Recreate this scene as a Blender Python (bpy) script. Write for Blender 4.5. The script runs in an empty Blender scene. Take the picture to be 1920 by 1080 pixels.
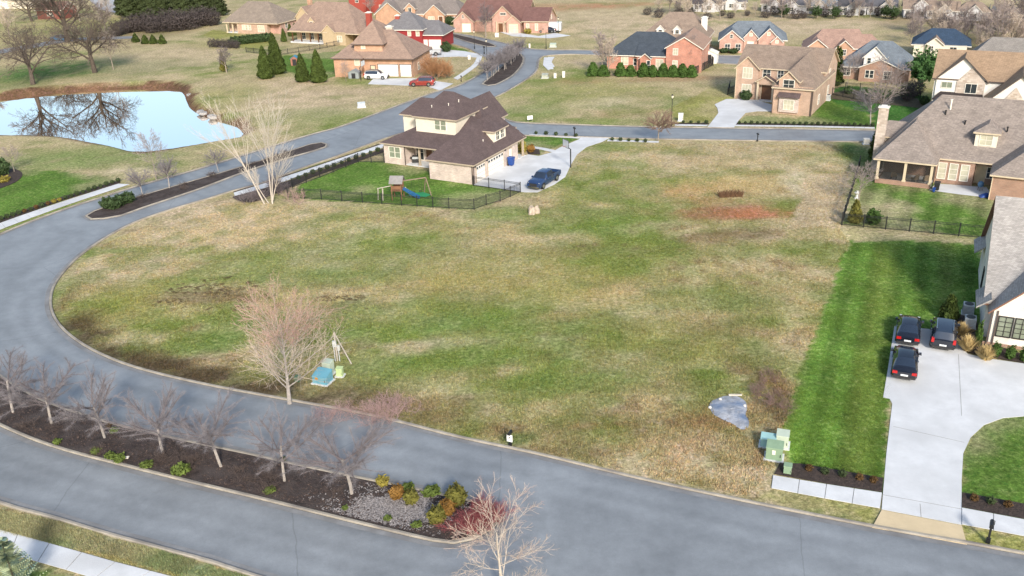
import bpy, math, random
import numpy as np
from mathutils import Vector, Matrix
from mathutils.geometry import tessellate_polygon, delaunay_2d_cdt

# ------------------------------------------------------------------ camera, sky, sun, exposure
SC = bpy.context.scene
COL = SC.collection
CAM_H, PITCH, ROLL, FPX = 36.0, math.radians(24.5), math.radians(-2.0), 1700.0
cd = bpy.data.cameras.new('camera'); cam = bpy.data.objects.new('camera', cd); COL.objects.link(cam)
cd.sensor_width = 36.0; cd.lens = FPX / 1920.0 * 36.0; cd.clip_start = 0.5; cd.clip_end = 6000
cam.matrix_world = Matrix.Translation((0, 0, CAM_H)) @ Matrix.Rotation(math.pi/2 - PITCH, 4, 'X') @ Matrix.Rotation(ROLL, 4, 'Z')
SC.camera = cam
SUN_EL = math.radians(30); SUN_X, SUN_Y = 0.20, -0.98          # horizontal direction towards the sun
W = bpy.data.worlds.new('World'); SC.world = W; W.use_nodes = True
wn = W.node_tree.nodes; wl = W.node_tree.links
sky = wn.new('ShaderNodeTexSky'); sky.sky_type = 'NISHITA'; sky.sun_disc = False
sky.sun_elevation = SUN_EL; sky.sun_rotation = math.atan2(SUN_X, SUN_Y)
sky.air_density = 1.2; sky.dust_density = 2.2; sky.ozone_density = 1.3
wl.new(sky.outputs[0], wn['Background'].inputs[0]); wn['Background'].inputs[1].default_value = 0.14
sl = bpy.data.lights.new('sun', 'SUN'); sl.energy = 2.95; sl.angle = math.radians(8); sl.color = (1.0, 0.925, 0.83)
so = bpy.data.objects.new('sun', sl); COL.objects.link(so)
so.rotation_euler = Vector((-SUN_X, -SUN_Y, -math.tan(SUN_EL))).to_track_quat('-Z', 'Y').to_euler()
SC.view_settings.view_transform = 'Standard'; SC.view_settings.look = 'None'
SC.view_settings.gamma = 1; SC.view_settings.use_curve_mapping = False; SC.view_settings.exposure = 0.60
SC.render.engine = 'CYCLES'

# ------------------------------------------------------------------ surveying: photograph point -> place on the ground
_c, _s = math.cos(ROLL), math.sin(ROLL)
def at(px, py, z=0.0):
    x = px - 960; y = py - 540
    x, y = _c*x + _s*y, -_s*x + _c*y
    dx = x; dy = FPX*math.cos(PITCH) - y*math.sin(PITCH); dz = -(FPX*math.sin(PITCH) + y*math.cos(PITCH))
    t = (z - CAM_H) / dz
    return Vector((dx*t, dy*t, z))
def xy(px, py, z=0.0):
    p = at(px, py, z); return (p.x, p.y)
def smooth_poly(pts, closed=True, step=1.2):
    """Catmull-Rom through world points, resampled"""
    P = [Vector((p[0], p[1])) for p in pts]; n = len(P); out = []
    for i in range(n if closed else n-1):
        g = (lambda k: P[k % n]) if closed else (lambda k: P[max(0, min(n-1, k))])
        p0, p1, p2, p3 = g(i-1), g(i), g(i+1), g(i+2)
        m = max(1, min(14, int((p2-p1).length/step)))
        for k in range(m):
            t = k/m
            out.append(0.5*((2*p1) + (p2-p0)*t + (2*p0-5*p1+4*p2-p3)*t*t + (3*p1-p0-3*p2+p3)*t*t*t))
    if not closed: out.append(P[-1])
    return [(p.x, p.y) for p in out]

# ------------------------------------------------------------------ objects, names, labels
def tag(o, label=None, cat=None, group=None, kind=None):
    if label: o['label'] = label
    if cat: o['category'] = cat
    if group: o['group'] = group
    if kind: o['kind'] = kind
    return o
def thing(name, label, cat, loc=(0, 0, 0), rz=0.0, group=None):
    o = bpy.data.objects.new(name, None); COL.objects.link(o)
    o.empty_display_size = 0.3; o.location = loc; o.rotation_euler = (0, 0, rz)
    return tag(o, label, cat, group)
def kids(o): return KID.get(o.name, [])
KID = {}
def link(name, me, parent=None):
    o = bpy.data.objects.new(name, me); COL.objects.link(o)
    if parent: o.parent = parent; KID.setdefault(parent.name, []).append(o)
    return o
def dup(o, loc=None, rz=None, sc=None, label=None, group=None, parent=None):
    c = o.copy(); COL.objects.link(c)
    if parent: c.parent = parent; KID.setdefault(parent.name, []).append(c)
    if loc is not None: c.location = loc
    if rz is not None: c.rotation_euler = (0, 0, rz)
    if sc is not None: c.scale = sc if hasattr(sc, '__len__') else (sc, sc, sc)
    if label: c['label'] = label
    if group: c['group'] = group
    for k in list(kids(o)): dup(k, parent=c)
    return c

class MB:
    def __init__(s): s.v = []; s.f = []; s.m = []
    def face(s, pts, mi=0):
        n = len(s.v); s.v += [tuple(p) for p in pts]; s.f.append(tuple(range(n, n+len(pts)))); s.m.append(mi); return s
    def hexa(s, b, t, mi=0):
        n = len(s.v); s.v += [tuple(p) for p in b] + [tuple(p) for p in t]
        for q in ((3,2,1,0), (4,5,6,7), (0,1,5,4), (1,2,6,5), (2,3,7,6), (3,0,4,7)):
            s.f.append(tuple(n+k for k in q)); s.m.append(mi)
        return s
    def box(s, x0, x1, y0, y1, z0, z1, mi=0, tp=0.0):
        return s.hexa([(x0,y0,z0), (x1,y0,z0), (x1,y1,z0), (x0,y1,z0)], [(x0+tp,y0+tp,z1), (x1-tp,y0+tp,z1), (x1-tp,y1-tp,z1), (x0+tp,y1-tp,z1)], mi)
    def bar(s, p, q, w, h=None, mi=0):
        p = Vector(p); q = Vector(q); d = (q-p).normalized(); h = h or w
        a = d.cross(Vector((0,0,1)))
        if a.length < 1e-3: a = Vector((1,0,0))
        a.normalize(); b = a.cross(d); a = a*w/2; b = b*h/2
        return s.hexa([p-a-b, p+a-b, p+a+b, p-a+b], [q-a-b, q+a-b, q+a+b, q-a+b], mi)
    def tube(s, p, q, r0, r1, n=6, mi=0, cap=False):
        p = Vector(p); q = Vector(q); d = q-p
        if d.length < 1e-6: return s
        d.normalize(); a = d.cross(Vector((0.31,0.17,0.93)))
        if a.length < 1e-3: a = d.cross(Vector((1,0,0)))
        a.normalize(); b = d.cross(a); k = len(s.v)
        for c, r in ((p, r0), (q, r1)):
            for i in range(n):
                t = 2*math.pi*i/n; s.v.append(tuple(c + a*(r*math.cos(t)) + b*(r*math.sin(t))))
        for i in range(n):
            j = (i+1) % n; s.f.append((k+i, k+j, k+n+j, k+n+i)); s.m.append(mi)
        if cap:
            s.f.append(tuple(k+n+i for i in range(n))); s.m.append(mi); s.f.append(tuple(k+n-1-i for i in range(n))); s.m.append(mi)
        return s
    def lathe(s, prof, c=(0,0,0), n=12, mi=0):
        k = len(s.v)
        for r, z in prof:
            for i in range(n):
                t = 2*math.pi*i/n; s.v.append((c[0]+r*math.cos(t), c[1]+r*math.sin(t), c[2]+z))
        for a in range(len(prof)-1):
            for i in range(n):
                j = (i+1) % n; s.f.append((k+a*n+i, k+a*n+j, k+(a+1)*n+j, k+(a+1)*n+i)); s.m.append(mi)
        return s
    def mesh(s, name, mats, smooth=False):
        me = bpy.data.meshes.new(name); me.from_pydata(s.v, [], s.f)
        for m in (mats if isinstance(mats, (list, tuple)) else [mats]): me.materials.append(m)
        if any(s.m): me.polygons.foreach_set('material_index', s.m)
        if smooth: me.polygons.foreach_set('use_smooth', [True]*len(s.f))
        me.update(); return me
    def build(s, name, mats, parent=None, smooth=False):
        return link(name, s.mesh(name, mats, smooth), parent)
def quads_mesh(name, V, nper, mat, cols=None):
    """V: (N*nper,3) array, each nper verts a face"""
    n = len(V)//nper; me = bpy.data.meshes.new(name)
    me.vertices.add(len(V)); me.vertices.foreach_set('co', np.asarray(V, np.float32).ravel())
    me.loops.add(len(V)); me.loops.foreach_set('vertex_index', np.arange(len(V), dtype=np.int32))
    me.polygons.add(n); me.polygons.foreach_set('loop_start', np.arange(0, len(V), nper, dtype=np.int32))
    if cols is not None:
        at_ = me.color_attributes.new('col', 'FLOAT_COLOR', 'POINT')
        c = np.ones((len(V), 4), np.float32); c[:, :3] = cols; at_.data.foreach_set('color', c.ravel())
    me.materials.append(mat); me.update(calc_edges=True); return me

# ------------------------------------------------------------------ materials
MATS = {}
def M(name, col, rough=0.8, var=0.18, scale=2.0, bump=0.0, bscale=None, metal=0.0, spec=0.4, rnd=0.0, attr=False, tint=None):
    """plain painted / natural surface with two octaves of tonal variation"""
    if name in MATS: return MATS[name]
    m = bpy.data.materials.new(name); m.use_nodes = True; nt = m.node_tree; N = nt.nodes; L = nt.links
    b = N['Principled BSDF']; b.inputs['Roughness'].default_value = rough; b.inputs['Metallic'].default_value = metal
    b.inputs['Specular IOR Level'].default_value = spec
    tc = N.new('ShaderNodeTexCoord')
    n1 = N.new('ShaderNodeTexNoise'); n1.inputs['Scale'].default_value = scale; n1.inputs['Detail'].default_value = 6; n1.inputs['Roughness'].default_value = 0.65
    L.new(tc.outputs['Object'], n1.inputs['Vector'])
    mr = N.new('ShaderNodeMapRange'); mr.inputs[1].default_value = 0.3; mr.inputs[2].default_value = 0.7
    mr.inputs[3].default_value = 1-var; mr.inputs[4].default_value = 1+var
    L.new(n1.outputs[0], mr.inputs[0])
    mul = N.new('ShaderNodeMix'); mul.data_type = 'RGBA'; mul.blend_type = 'MULTIPLY'; mul.inputs[0].default_value = 1
    if attr:
        a = N.new('ShaderNodeAttribute'); a.attribute_name = 'col'; L.new(a.outputs['Color'], mul.inputs[6])
    else: mul.inputs[6].default_value = (*col, 1)
    L.new(mr.outputs[0], mul.inputs[7]); out = mul.outputs[2]
    if tint:
        n2 = N.new('ShaderNodeTexNoise'); n2.inputs['Scale'].default_value = scale*0.31; n2.inputs['Detail'].default_value = 5
        L.new(tc.outputs['Object'], n2.inputs['Vector'])
        r2 = N.new('ShaderNodeMapRange'); r2.inputs[1].default_value = 0.45; r2.inputs[2].default_value = 0.68; L.new(n2.outputs[0], r2.inputs[0])
        mx = N.new('ShaderNodeMix'); mx.data_type = 'RGBA'; L.new(r2.outputs[0], mx.inputs[0]); L.new(out, mx.inputs[6]); mx.inputs[7].default_value = (*tint, 1); out = mx.outputs[2]
    if rnd:
        oi = N.new('ShaderNodeObjectInfo'); hs = N.new('ShaderNodeHueSaturation'); r3 = N.new('ShaderNodeMapRange')
        r3.inputs[3].default_value = 1-rnd; r3.inputs[4].default_value = 1+rnd; L.new(oi.outputs['Random'], r3.inputs[0])
        L.new(r3.outputs[0], hs.inputs['Value']); L.new(out, hs.inputs['Color']); out = hs.outputs[0]
    L.new(out, b.inputs['Base Color'])
    if bump:
        n3 = N.new('ShaderNodeTexNoise'); n3.inputs['Scale'].default_value = bscale or scale*4; n3.inputs['Detail'].default_value = 8
        L.new(tc.outputs['Object'], n3.inputs['Vector'])
        bp = N.new('ShaderNodeBump'); bp.inputs['Strength'].default_value = bump; bp.inputs['Distance'].default_value = 0.1
        L.new(n3.outputs[0], bp.inputs['Height']); L.new(bp.outputs[0], b.inputs['Normal'])
    MATS[name] = m; return m
def MCOURSE(name, c1, c2, mortar, w, h, gap=0.012, rough=0.85, zs=1.0, bump=0.3, stain=0.16):
    """coursed surface (brick or shingle): courses follow height"""
    if name in MATS: return MATS[name]
    m = bpy.data.materials.new(name); m.use_nodes = True; nt = m.node_tree; N = nt.nodes; L = nt.links
    b = N['Principled BSDF']; b.inputs['Roughness'].default_value = rough; b.inputs['Specular IOR Level'].default_value = 0.25
    tc = N.new('ShaderNodeTexCoord'); sx = N.new('ShaderNodeSeparateXYZ'); L.new(tc.outputs['Object'], sx.inputs[0])
    ad = N.new('ShaderNodeMath'); L.new(sx.outputs[0], ad.inputs[0]); L.new(sx.outputs[1], ad.inputs[1])
    mz = N.new('ShaderNodeMath'); mz.operation = 'MULTIPLY'; L.new(sx.outputs[2], mz.inputs[0]); mz.inputs[1].default_value = zs
    cx = N.new('ShaderNodeCombineXYZ'); L.new(ad.outputs[0], cx.inputs[0]); L.new(mz.outputs[0], cx.inputs[1])
    br = N.new('ShaderNodeTexBrick'); L.new(cx.outputs[0], br.inputs['Vector'])
    br.inputs['Scale'].default_value = 1; br.inputs['Brick Width'].default_value = w; br.inputs['Row Height'].default_value = h
    br.inputs['Mortar Size'].default_value = gap; br.inputs['Mortar Smooth'].default_value = 0.3
    br.inputs['Color1'].default_value = (*c1, 1); br.inputs['Color2'].default_value = (*c2, 1); br.inputs['Mortar'].default_value = (*mortar, 1)
    n1 = N.new('ShaderNodeTexNoise'); n1.inputs['Scale'].default_value = 0.9; n1.inputs['Detail'].default_value = 7; L.new(tc.outputs['Object'], n1.inputs['Vector'])
    mr = N.new('ShaderNodeMapRange'); mr.inputs[1].default_value = 0.3; mr.inputs[2].default_value = 0.7; mr.inputs[3].default_value = 1-stain; mr.inputs[4].default_value = 1+stain
    L.new(n1.outputs[0], mr.inputs[0])
    mul = N.new('ShaderNodeMix'); mul.data_type = 'RGBA'; mul.blend_type = 'MULTIPLY'; mul.inputs[0].default_value = 1
    L.new(br.outputs['Color'], mul.inputs[6]); L.new(mr.outputs[0], mul.inputs[7]); L.new(mul.outputs[2], b.inputs['Base Color'])
    bp = N.new('ShaderNodeBump'); bp.inputs['Strength'].default_value = bump; bp.inputs['Distance'].default_value = 0.02; bp.invert = True
    L.new(br.outputs['Fac'], bp.inputs['Height']); L.new(bp.outputs[0], b.inputs['Normal'])
    MATS[name] = m; return m
def brick(name, c, lift=1.3, mortar=(.42, .38, .33)):
    return MCOURSE(name, c, tuple(min(.8, k*lift) for k in c), mortar, 0.24, 0.08)
def shingle(name, c, lift=1.28):
    return MCOURSE(name, c, tuple(min(.8, k*lift) for k in c), tuple(k*0.6 for k in c), 0.33, 0.145, gap=0.01, zs=1.5, bump=0.5, stain=0.12)
def GLASS(name, col, rough=0.06):
    return M(name, col, rough=rough, var=0.25, scale=0.7, spec=0.7)
white_trim = M('white_trim', (.74, .70, .62), .55, .06)
cream = M('cream_siding', (.72, .66, .54), .6, .07)
black_metal = M('black_metal', (.018, .019, .020), .45, .2)
glass_dark = GLASS('window_glass', (.035, .045, .05)); glass_blind = GLASS('window_with_blind', (.50, .48, .37), .25)
glass_green = GLASS('window_glass_pale', (.22, .25, .19), .1)
concrete = M('concrete', (.60, .615, .625), .85, .11, .6, .15, 14, tint=(.50, .51, .515))
concrete_joint = M('concrete_joint', (.25, .24, .22), .9, .15, 3)
concrete_buff = M('concrete_buff', (.58, .47, .30), .85, .08, .8, .15, 14)
curbm = M('kerb_concrete', (.33, .30, .25), .9, .22, 1.2, .2, 9, tint=(.20, .18, .16))
mulch = M('mulch', (.050, .036, .030), .95, .45, 3.0, 1.0, 9)
mulch_grey = M('mulch_litter', (.045, .033, .030), .95, .5, 2.2, 1.0, 8, tint=(.075, .060, .055))
litter_grey = M('grey_litter', (.17, .155, .15), .95, .6, 3.0, 1.0, 9, tint=(.06, .05, .045))
bark_grey = M('bark_grey', (.27, .23, .19), .9, .3, 4, .4, 12); bark_dark = M('bark_dark', (.085, .068, .055), .9, .3, 3, .4, 10)
bark_pale = M('bark_pale', (.46, .41, .35), .85, .2, 3, .3, 10)
# ------------------------------------------------------------------ ground sheet
def fbm(X, Y, scale, seed, octs=4):
    r = np.zeros_like(X); amp = 1.0; tot = 0.0
    for o in range(octs):
        rs = np.random.RandomState(seed*17+o); T = rs.rand(256, 256)
        x = X/scale*2**o + 1000; y = Y/scale*2**o + 1000
        xi = np.floor(x).astype(int); yi = np.floor(y).astype(int); fx = x-xi; fy = y-yi
        fx = fx*fx*(3-2*fx); fy = fy*fy*(3-2*fy)
        g = lambda a, b: T[a % 256, b % 256]
        r += amp*((g(xi,yi)*(1-fx)+g(xi+1,yi)*fx)*(1-fy) + (g(xi,yi+1)*(1-fx)+g(xi+1,yi+1)*fx)*fy); tot += amp; amp *= 0.55
    return r/tot
def pip(X, Y, poly):
    ins = np.zeros(X.shape, bool); n = len(poly)
    for i in range(n):
        x0, y0 = poly[i]; x1, y1 = poly[(i+1) % n]
        if y0 == y1: continue
        c = ((y0 > Y) != (y1 > Y)) & (X < (x1-x0)*(Y-y0)/(y1-y0)+x0); ins ^= c
    return ins
def pdist(X, Y, poly, closed=True):
    d = np.full(X.shape, 1e9); n = len(poly)
    for i in range(n if closed else n-1):
        ax, ay = poly[i]; bx, by = poly[(i+1) % n]; ux, uy = bx-ax, by-ay; l2 = ux*ux+uy*uy+1e-9
        t = np.clip(((X-ax)*ux+(Y-ay)*uy)/l2, 0, 1); d = np.minimum(d, np.hypot(X-ax-t*ux, Y-ay-t*uy))
    return d
def PX(pts, z=0.0): return [xy(p[0], p[1], z) for p in pts]
WZ = -1.1
pond = smooth_poly(PX([(-10,187),(60,178),(150,171),(250,167),(318,167),(338,176),(345,192),(353,206),(376,219),(410,229),(436,238),(450,252),(440,264),(400,271),(330,283),(285,289),(262,288),(225,278),(190,272),(150,264),(100,259),(0,258),(-150,262),(-220,236),(-130,204)], WZ), True, 2.0)
TAN = (.46, .37, .25); OLIVE = (.250, .250, .085); GREEN = (.110, .190, .045); DEEP = (.045, .120, .024); LAWN = (.094, .166, .034); BROWN = (.155, .112, .065); DARK = (.085, .066, .040); CLAY = (.35, .17, .095); PALE = (.50, .43, .30); STRAW = (.42, .335, .17); RUST = (.27, .15, .085)
LAWNS = [([(1512,328),(1592,322),(1578,412),(1560,424),(1478,426),(1500,380)], (.42,.355,.235), 0), ([(1470,430),(1580,426),(1840,450),(1838,458),(1600,450),(1480,446)], (.36,.32,.17), 0),  # kept grass, photograph corners surveyed to the ground
 ([(1486,872),(1470,800),(1500,700),(1545,580),(1592,452),(1700,450),(1840,458),(1850,560),(1830,640),(1680,610),(1672,750),(1655,930),(1560,912)], LAWN, 1),
 ([(1800,960),(1800,840),(1850,790),(1930,775),(1990,800),(1990,990)], LAWN, 0),
 ([(1425,935),(1446,918),(1650,955),(1640,985)], OLIVE, 0), ([(1806,985),(1990,1020),(1990,1060),(1810,1015)], OLIVE, 0),
 ([(540,372),(560,345),(672,303),(720,300),(810,320),(890,345),(976,360),(912,384),(889,393),(709,381)], LAWN, 0),
 ([(1580,420),(1612,312),(1660,330),(1880,370),(1860,445)], LAWN, 2),
 ([(-200,420),(0,318),(60,318),(150,325),(225,340),(110,378),(0,412),(-100,455)], LAWN, 0),
 ([(985,253),(975,275),(1010,292),(1040,275),(1085,262),(1080,254)], LAWN, 0),
 ([(1380,233),(1400,215),(1500,222),(1560,180),(1620,185),(1640,240)], LAWN, 0),
 ([(1265,233),(1330,228),(1375,185),(1378,150),(1330,165),(1260,200)], OLIVE, 0),
 ([(1560,190),(1560,165),(1600,160),(1740,180),(1730,250),(1640,245),(1640,215)], DEEP, 0),
 ([(530,105),(640,95),(640,140),(600,150),(520,130)], LAWN, 0), ([(400,55),(520,80),(470,95),(380,66)], OLIVE, 0),
 ([(820,50),(870,50),(890,62),(830,62)], LAWN, 0), ([(830,82),(870,92),(890,105),(850,100)], LAWN, 0),
 ([(-60,1150),(-60,1062),(80,1062),(160,1088),(260,1120)], LAWN, 0), ([(-40,942),(90,972),(300,1030),(480,1082),(330,1078),(140,1028),(-40,985)], (.185,.225,.115), 0)]
BLOBS = [  # x, y, rx, ry in the photograph -> surveyed ellipse on the ground; colour, weight
 (420,398,230,26,TAN,.85),(330,440,120,22,TAN,.7),(180,520,60,40,TAN,.6),(500,455,160,20,TAN,.6),(640,430,90,10,PALE,.45),(900,455,120,12,TAN,.5),(820,520,90,12,STRAW,.4),(112,570,16,40,BROWN,.7),(128,606,30,34,DARK,1),(168,640,44,30,DARK,1),(225,665,60,26,DARK,1),(300,688,80,24,DARK,1),(390,706,90,22,DARK,1),(480,723,90,24,DARK,.95),(640,752,100,24,DARK,.9),(770,782,80,16,BROWN,.9),(480,600,90,16,GREEN,.6),(380,640,120,20,GREEN,.5),(620,520,160,20,GREEN,.45),(860,600,120,22,GREEN,.5),(1050,720,160,26,GREEN,.5),(1300,560,130,26,GREEN,.45),(1150,470,200,14,BROWN,.35),(1060,590,60,12,RUST,.3),(1350,620,90,18,BROWN,.45),(950,770,120,18,TAN,.45),(1100,760,70,14,GREEN,.45),(1130,800,60,8,RUST,.45),(740,560,50,9,TAN,.5),(840,640,70,10,PALE,.4),(820,720,80,14,PALE,.35),(250,500,140,40,TAN,.6),(230,560,110,40,OLIVE,.7),(400,556,110,14,BROWN,.6),(620,575,40,9,BROWN,.6),(130,625,45,45,DARK,.8),(210,690,110,30,DARK,.75),(265,630,45,14,PALE,.65),
 (700,480,260,40,GREEN,.4),(1110,415,150,28,GREEN,.55),(940,400,90,14,GREEN,.6),(1000,640,330,90,GREEN,.30),(620,600,120,40,GREEN,.45),(1000,520,280,45,OLIVE,.6),(760,690,130,40,GREEN,.4),
 (560,735,190,30,DARK,.72),(760,770,140,28,BROWN,.6),(760,650,60,14,TAN,.5),(900,700,70,16,TAN,.4),(1160,555,120,20,STRAW,.45),
 (1385,396,125,17,RUST,.65),(1425,400,78,12,CLAY,.95),(1340,397,60,12,RUST,.75),(1360,345,130,26,STRAW,.7),(1300,365,90,22,CLAY,.25),(1400,442,110,14,BROWN,.65),(1530,360,42,62,PALE,.75),(1500,425,70,20,TAN,.6),(1560,445,140,12,TAN,.7),(1200,300,160,22,TAN,.55),(1420,290,110,16,TAN,.45),(1560,305,60,13,PALE,.5),(1010,330,60,22,GREEN,.35),(1612,288,36,26,DEEP,.8),  # DEEP ellipse: shadow beside the screened porch house, painted into the grass colour
 (1400,680,50,45,BROWN,.55),(1445,750,50,48,DARK,.6),(1450,715,38,22,RUST,.6),(1330,790,80,32,RUST,.45),(1250,850,160,32,TAN,.55),(1150,800,160,30,BROWN,.4),(1390,890,60,16,PALE,.7),(1340,920,90,12,TAN,.6),(1010,850,170,16,BROWN,.5),(880,805,90,18,BROWN,.45),(975,822,40,13,DEEP,.55),(1520,600,40,60,STRAW,.4),(1250,640,140,40,OLIVE,.5),(1180,540,80,14,TAN,.35),
 (1140,193,62,12,PALE,.75),(1170,210,80,10,RUST,.35),(1100,170,140,26,OLIVE,.6),(1000,205,70,14,GREEN,.45),(1300,200,70,22,GREEN,.4),(1280,148,120,5,RUST,.45),(1110,120,70,9,TAN,.6),(1080,152,60,6,RUST,.4),
 (560,190,140,26,TAN,.85),(520,160,90,12,TAN,.7),(700,170,60,10,TAN,.6),(590,215,70,16,GREEN,.35),(430,180,60,30,OLIVE,.5),(470,300,110,26,TAN,.4),(250,320,80,10,PALE,.55),(180,290,160,18,GREEN,.35),(170,128,200,16,DEEP,.75),(40,140,90,24,DEEP,.6),(120,300,200,16,GREEN,.5),(330,110,110,30,TAN,.5),(420,80,60,12,OLIVE,.5),
 (300,55,60,20,DARK,.5),(1000,15,160,10,CLAY,.45),(1150,10,100,5,CLAY,.6),(1300,40,260,16,TAN,.7),(1100,30,200,10,TAN,.6),(1020,70,90,14,OLIVE,.5),(1120,60,40,6,GREEN,.6),(1560,85,60,10,OLIVE,.5),(1500,48,260,16,TAN,.85),(1150,55,200,18,TAN,.7),(1350,55,200,14,TAN,.75),(120,55,120,20,OLIVE,.6),(1800,40,160,30,BROWN,.55),(1830,90,110,20,BROWN,.6),(1600,22,280,8,DARK,.5),(1760,60,120,14,TAN,.35)]
def ground_cols(X, Y):
    n1 = fbm(X, Y, 14, 1, 5); n2 = fbm(X*.62+Y*.25, Y*1.1-X*.2, 4.5, 2, 4); n3 = fbm(X, Y, 26, 3, 3); n4 = fbm(X, Y, 2.2, 4, 3)
    wx = X + (fbm(X, Y, 7, 8, 4)-.5)*9; wy = Y + (fbm(X, Y, 7, 9, 4)-.5)*9
    far = np.clip((Y-95)/60, 0, 1); n5 = fbm(X, Y, 1.1, 12, 3); nb = n4*.4+n2*.3+n5*.3
    t = np.clip((n1*.45+n2*.35+n4*.2-.375)/.24 + .36*far, 0, 1)[..., None]
    C = np.array(GREEN)*.55+np.array(OLIVE)*.45; C = C*(1-t) + (np.array(OLIVE)*.35+np.array(TAN)*.65)*t
    d = np.clip((n5*.5+n4*.3+n2*.2-.56)/.10, 0, 1)[..., None]*(1-.75*far[..., None]); C = C*(1-.55*d) + np.array(BROWN)*.55*d
    for px, py, rx, ry, c, w in BLOBS:
        a = at(px, py); sx = (at(px+rx, py)-at(px-rx, py)).length/2; sy = (at(px, max(-60, py-ry))-at(px, py+ry)).length/2
        k = min(1.0, 12/max(sx, 1)); q = np.hypot((X+(wx-X)*min(1, sx/8)-a.x)/sx, (Y+(wy-Y)*min(1, sy/8)-a.y)/sy)
        f = (w*np.clip((1.25-q)/.7, 0, 1)*np.clip((nb-.34)/.18, .40, 1))[..., None]; C = C*(1-f) + np.array(c)*f
    for pts, c, mode in LAWNS:
        poly = PX(pts); xs = [p[0] for p in poly]; ys = [p[1] for p in poly]
        m = (X > min(xs)-1) & (X < max(xs)+1) & (Y > min(ys)-1) & (Y < max(ys)+1)
        if not m.any(): continue
        x, y = X[m], Y[m]; ins = pip(x+(n4[m]-.5)*1.0, y+(n2[m]-.5)*1.0, poly)
        a = n2[m]*.5+n4[m]*.5; base = np.array(c)*(.72+.6*a)[..., None]
        if mode != 1: base = base + (np.array(TAN)-base)*(np.clip((n1[m]-.55)/.25, 0, .35))[..., None]
        if mode == 1:
            u = x*math.cos(math.radians(-24)) + y*math.sin(math.radians(-24)); s = np.sin(u*2*math.pi/2.1)
            base = base*1.1*(1+.17*np.tanh(s*2.5))[..., None]
            base = base + (np.array((.21,.235,.065))-base)*(np.clip(.30*np.sin(u*1.1+1.2)+.25*(a-.4), 0, .32))[..., None]
        if mode == 2:
            u = x*math.cos(math.radians(-28)) + y*math.sin(math.radians(-28)); base = base*(1+.22*np.tanh(np.sin(u*2*math.pi/2.4)*2))[..., None]
            base = base + (np.array(TAN)-base)*np.clip((n2[m]-.5)*2, 0, .5)[..., None]
        C[m] = np.where(ins[..., None], base, C[m])
    # bare clay bank round the far side of the pond
    m = (X < -20) & (Y > 90) & (Y < 240)
    if m.any():
        x, y = X[m], Y[m]; d = pdist(x, y, pond); i = pip(x, y, pond); d = np.where(i, -d, d)
        side = np.clip((y-(128+.0*x)+(-38-x)*.33)/8, 0, 1)
        f = (side*np.clip((2.6+1.8*(n2[m]-.5)*2-d)/.8, 0, 1)*.95)[..., None]
        cl = np.array((.105,.060,.038))*(.65+.8*n4[m])[..., None]; C[m] = C[m]*(1-f)+cl*f
    g_ = C.mean(-1, keepdims=True); C = g_+(C-g_)*1.08
    return np.clip(C*(.78+.42*n4)[..., None], .008, .7)
gx = np.concatenate([np.linspace(-330,-121,70), np.arange(-120, 75, .62), np.linspace(76, 260, 90)])
gy = [14.0]
while gy[-1] < 420: gy.append(gy[-1] + (.5 if gy[-1] < 75 else .5+(gy[-1]-75)*.0062))
gy = np.array(gy); GX, GY = np.meshgrid(gx, gy); GZ = np.zeros_like(GX)
m = (GX > -150) & (GX < -20) & (GY > 95) & (GY < 240)
dd = pdist(GX[m], GY[m], pond); ii = pip(GX[m], GY[m], pond); sd = np.where(ii, -dd, dd)
t = np.clip((sd+.5)/3.0, 0, 1); GZ[m] = -1.5*(1-t*t*(3-2*t))
GZ += (fbm(GX, GY, 3, 21, 3)-.5)*.05 - .02
C = ground_cols(GX, GY); nr, nc = GX.shape
me = bpy.data.meshes.new('ground'); V = np.stack([GX, GY, GZ], -1).reshape(-1, 3).astype(np.float32)
I = np.arange(nr*nc).reshape(nr, nc); Q = np.stack([I[:-1,:-1], I[:-1,1:], I[1:,1:], I[1:,:-1]], -1).reshape(-1, 4).astype(np.int32)
me.vertices.add(len(V)); me.vertices.foreach_set('co', V.ravel()); me.loops.add(Q.size); me.loops.foreach_set('vertex_index', Q.ravel())
me.polygons.add(len(Q)); me.polygons.foreach_set('loop_start', np.arange(0, Q.size, 4, dtype=np.int32)); me.polygons.foreach_set('use_smooth', np.ones(len(Q), bool))
ca = me.color_attributes.new('col', 'FLOAT_COLOR', 'POINT'); cc = np.ones((len(V), 4), np.float32); cc[:, :3] = C.reshape(-1, 3); ca.data.foreach_set('color', cc.ravel())
gm = bpy.data.materials.new('turf'); gm.use_nodes = True; N = gm.node_tree.nodes; L = gm.node_tree.links; b = N['Principled BSDF']
b.inputs['Roughness'].default_value = .95; b.inputs['Specular IOR Level'].default_value = .1
a = N.new('ShaderNodeAttribute'); a.attribute_name = 'col'; tc = N.new('ShaderNodeTexCoord')
def noise_(scale, det, lo, hi, a0, b0, sq=None):
    n = N.new('ShaderNodeTexNoise'); n.inputs['Scale'].default_value = scale; n.inputs['Detail'].default_value = det; n.inputs['Roughness'].default_value = .7
    L.new(tc.outputs['Object'], n.inputs['Vector']); r = N.new('ShaderNodeMapRange'); r.inputs[1].default_value = lo; r.inputs[2].default_value = hi; r.inputs[3].default_value = a0; r.inputs[4].default_value = b0
    L.new(n.outputs[0], r.inputs[0]); return r.outputs[0], n.outputs[0]
v1, h1 = noise_(2.6, 9, .32, .68, .52, 1.48); v2, h2 = noise_(8, 6, .32, .68, .62, 1.38); v3, _ = noise_(1.3, 7, .50, .66, 0, .8); v4, _ = noise_(2.1, 7, .52, .68, 0, .7)
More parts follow.
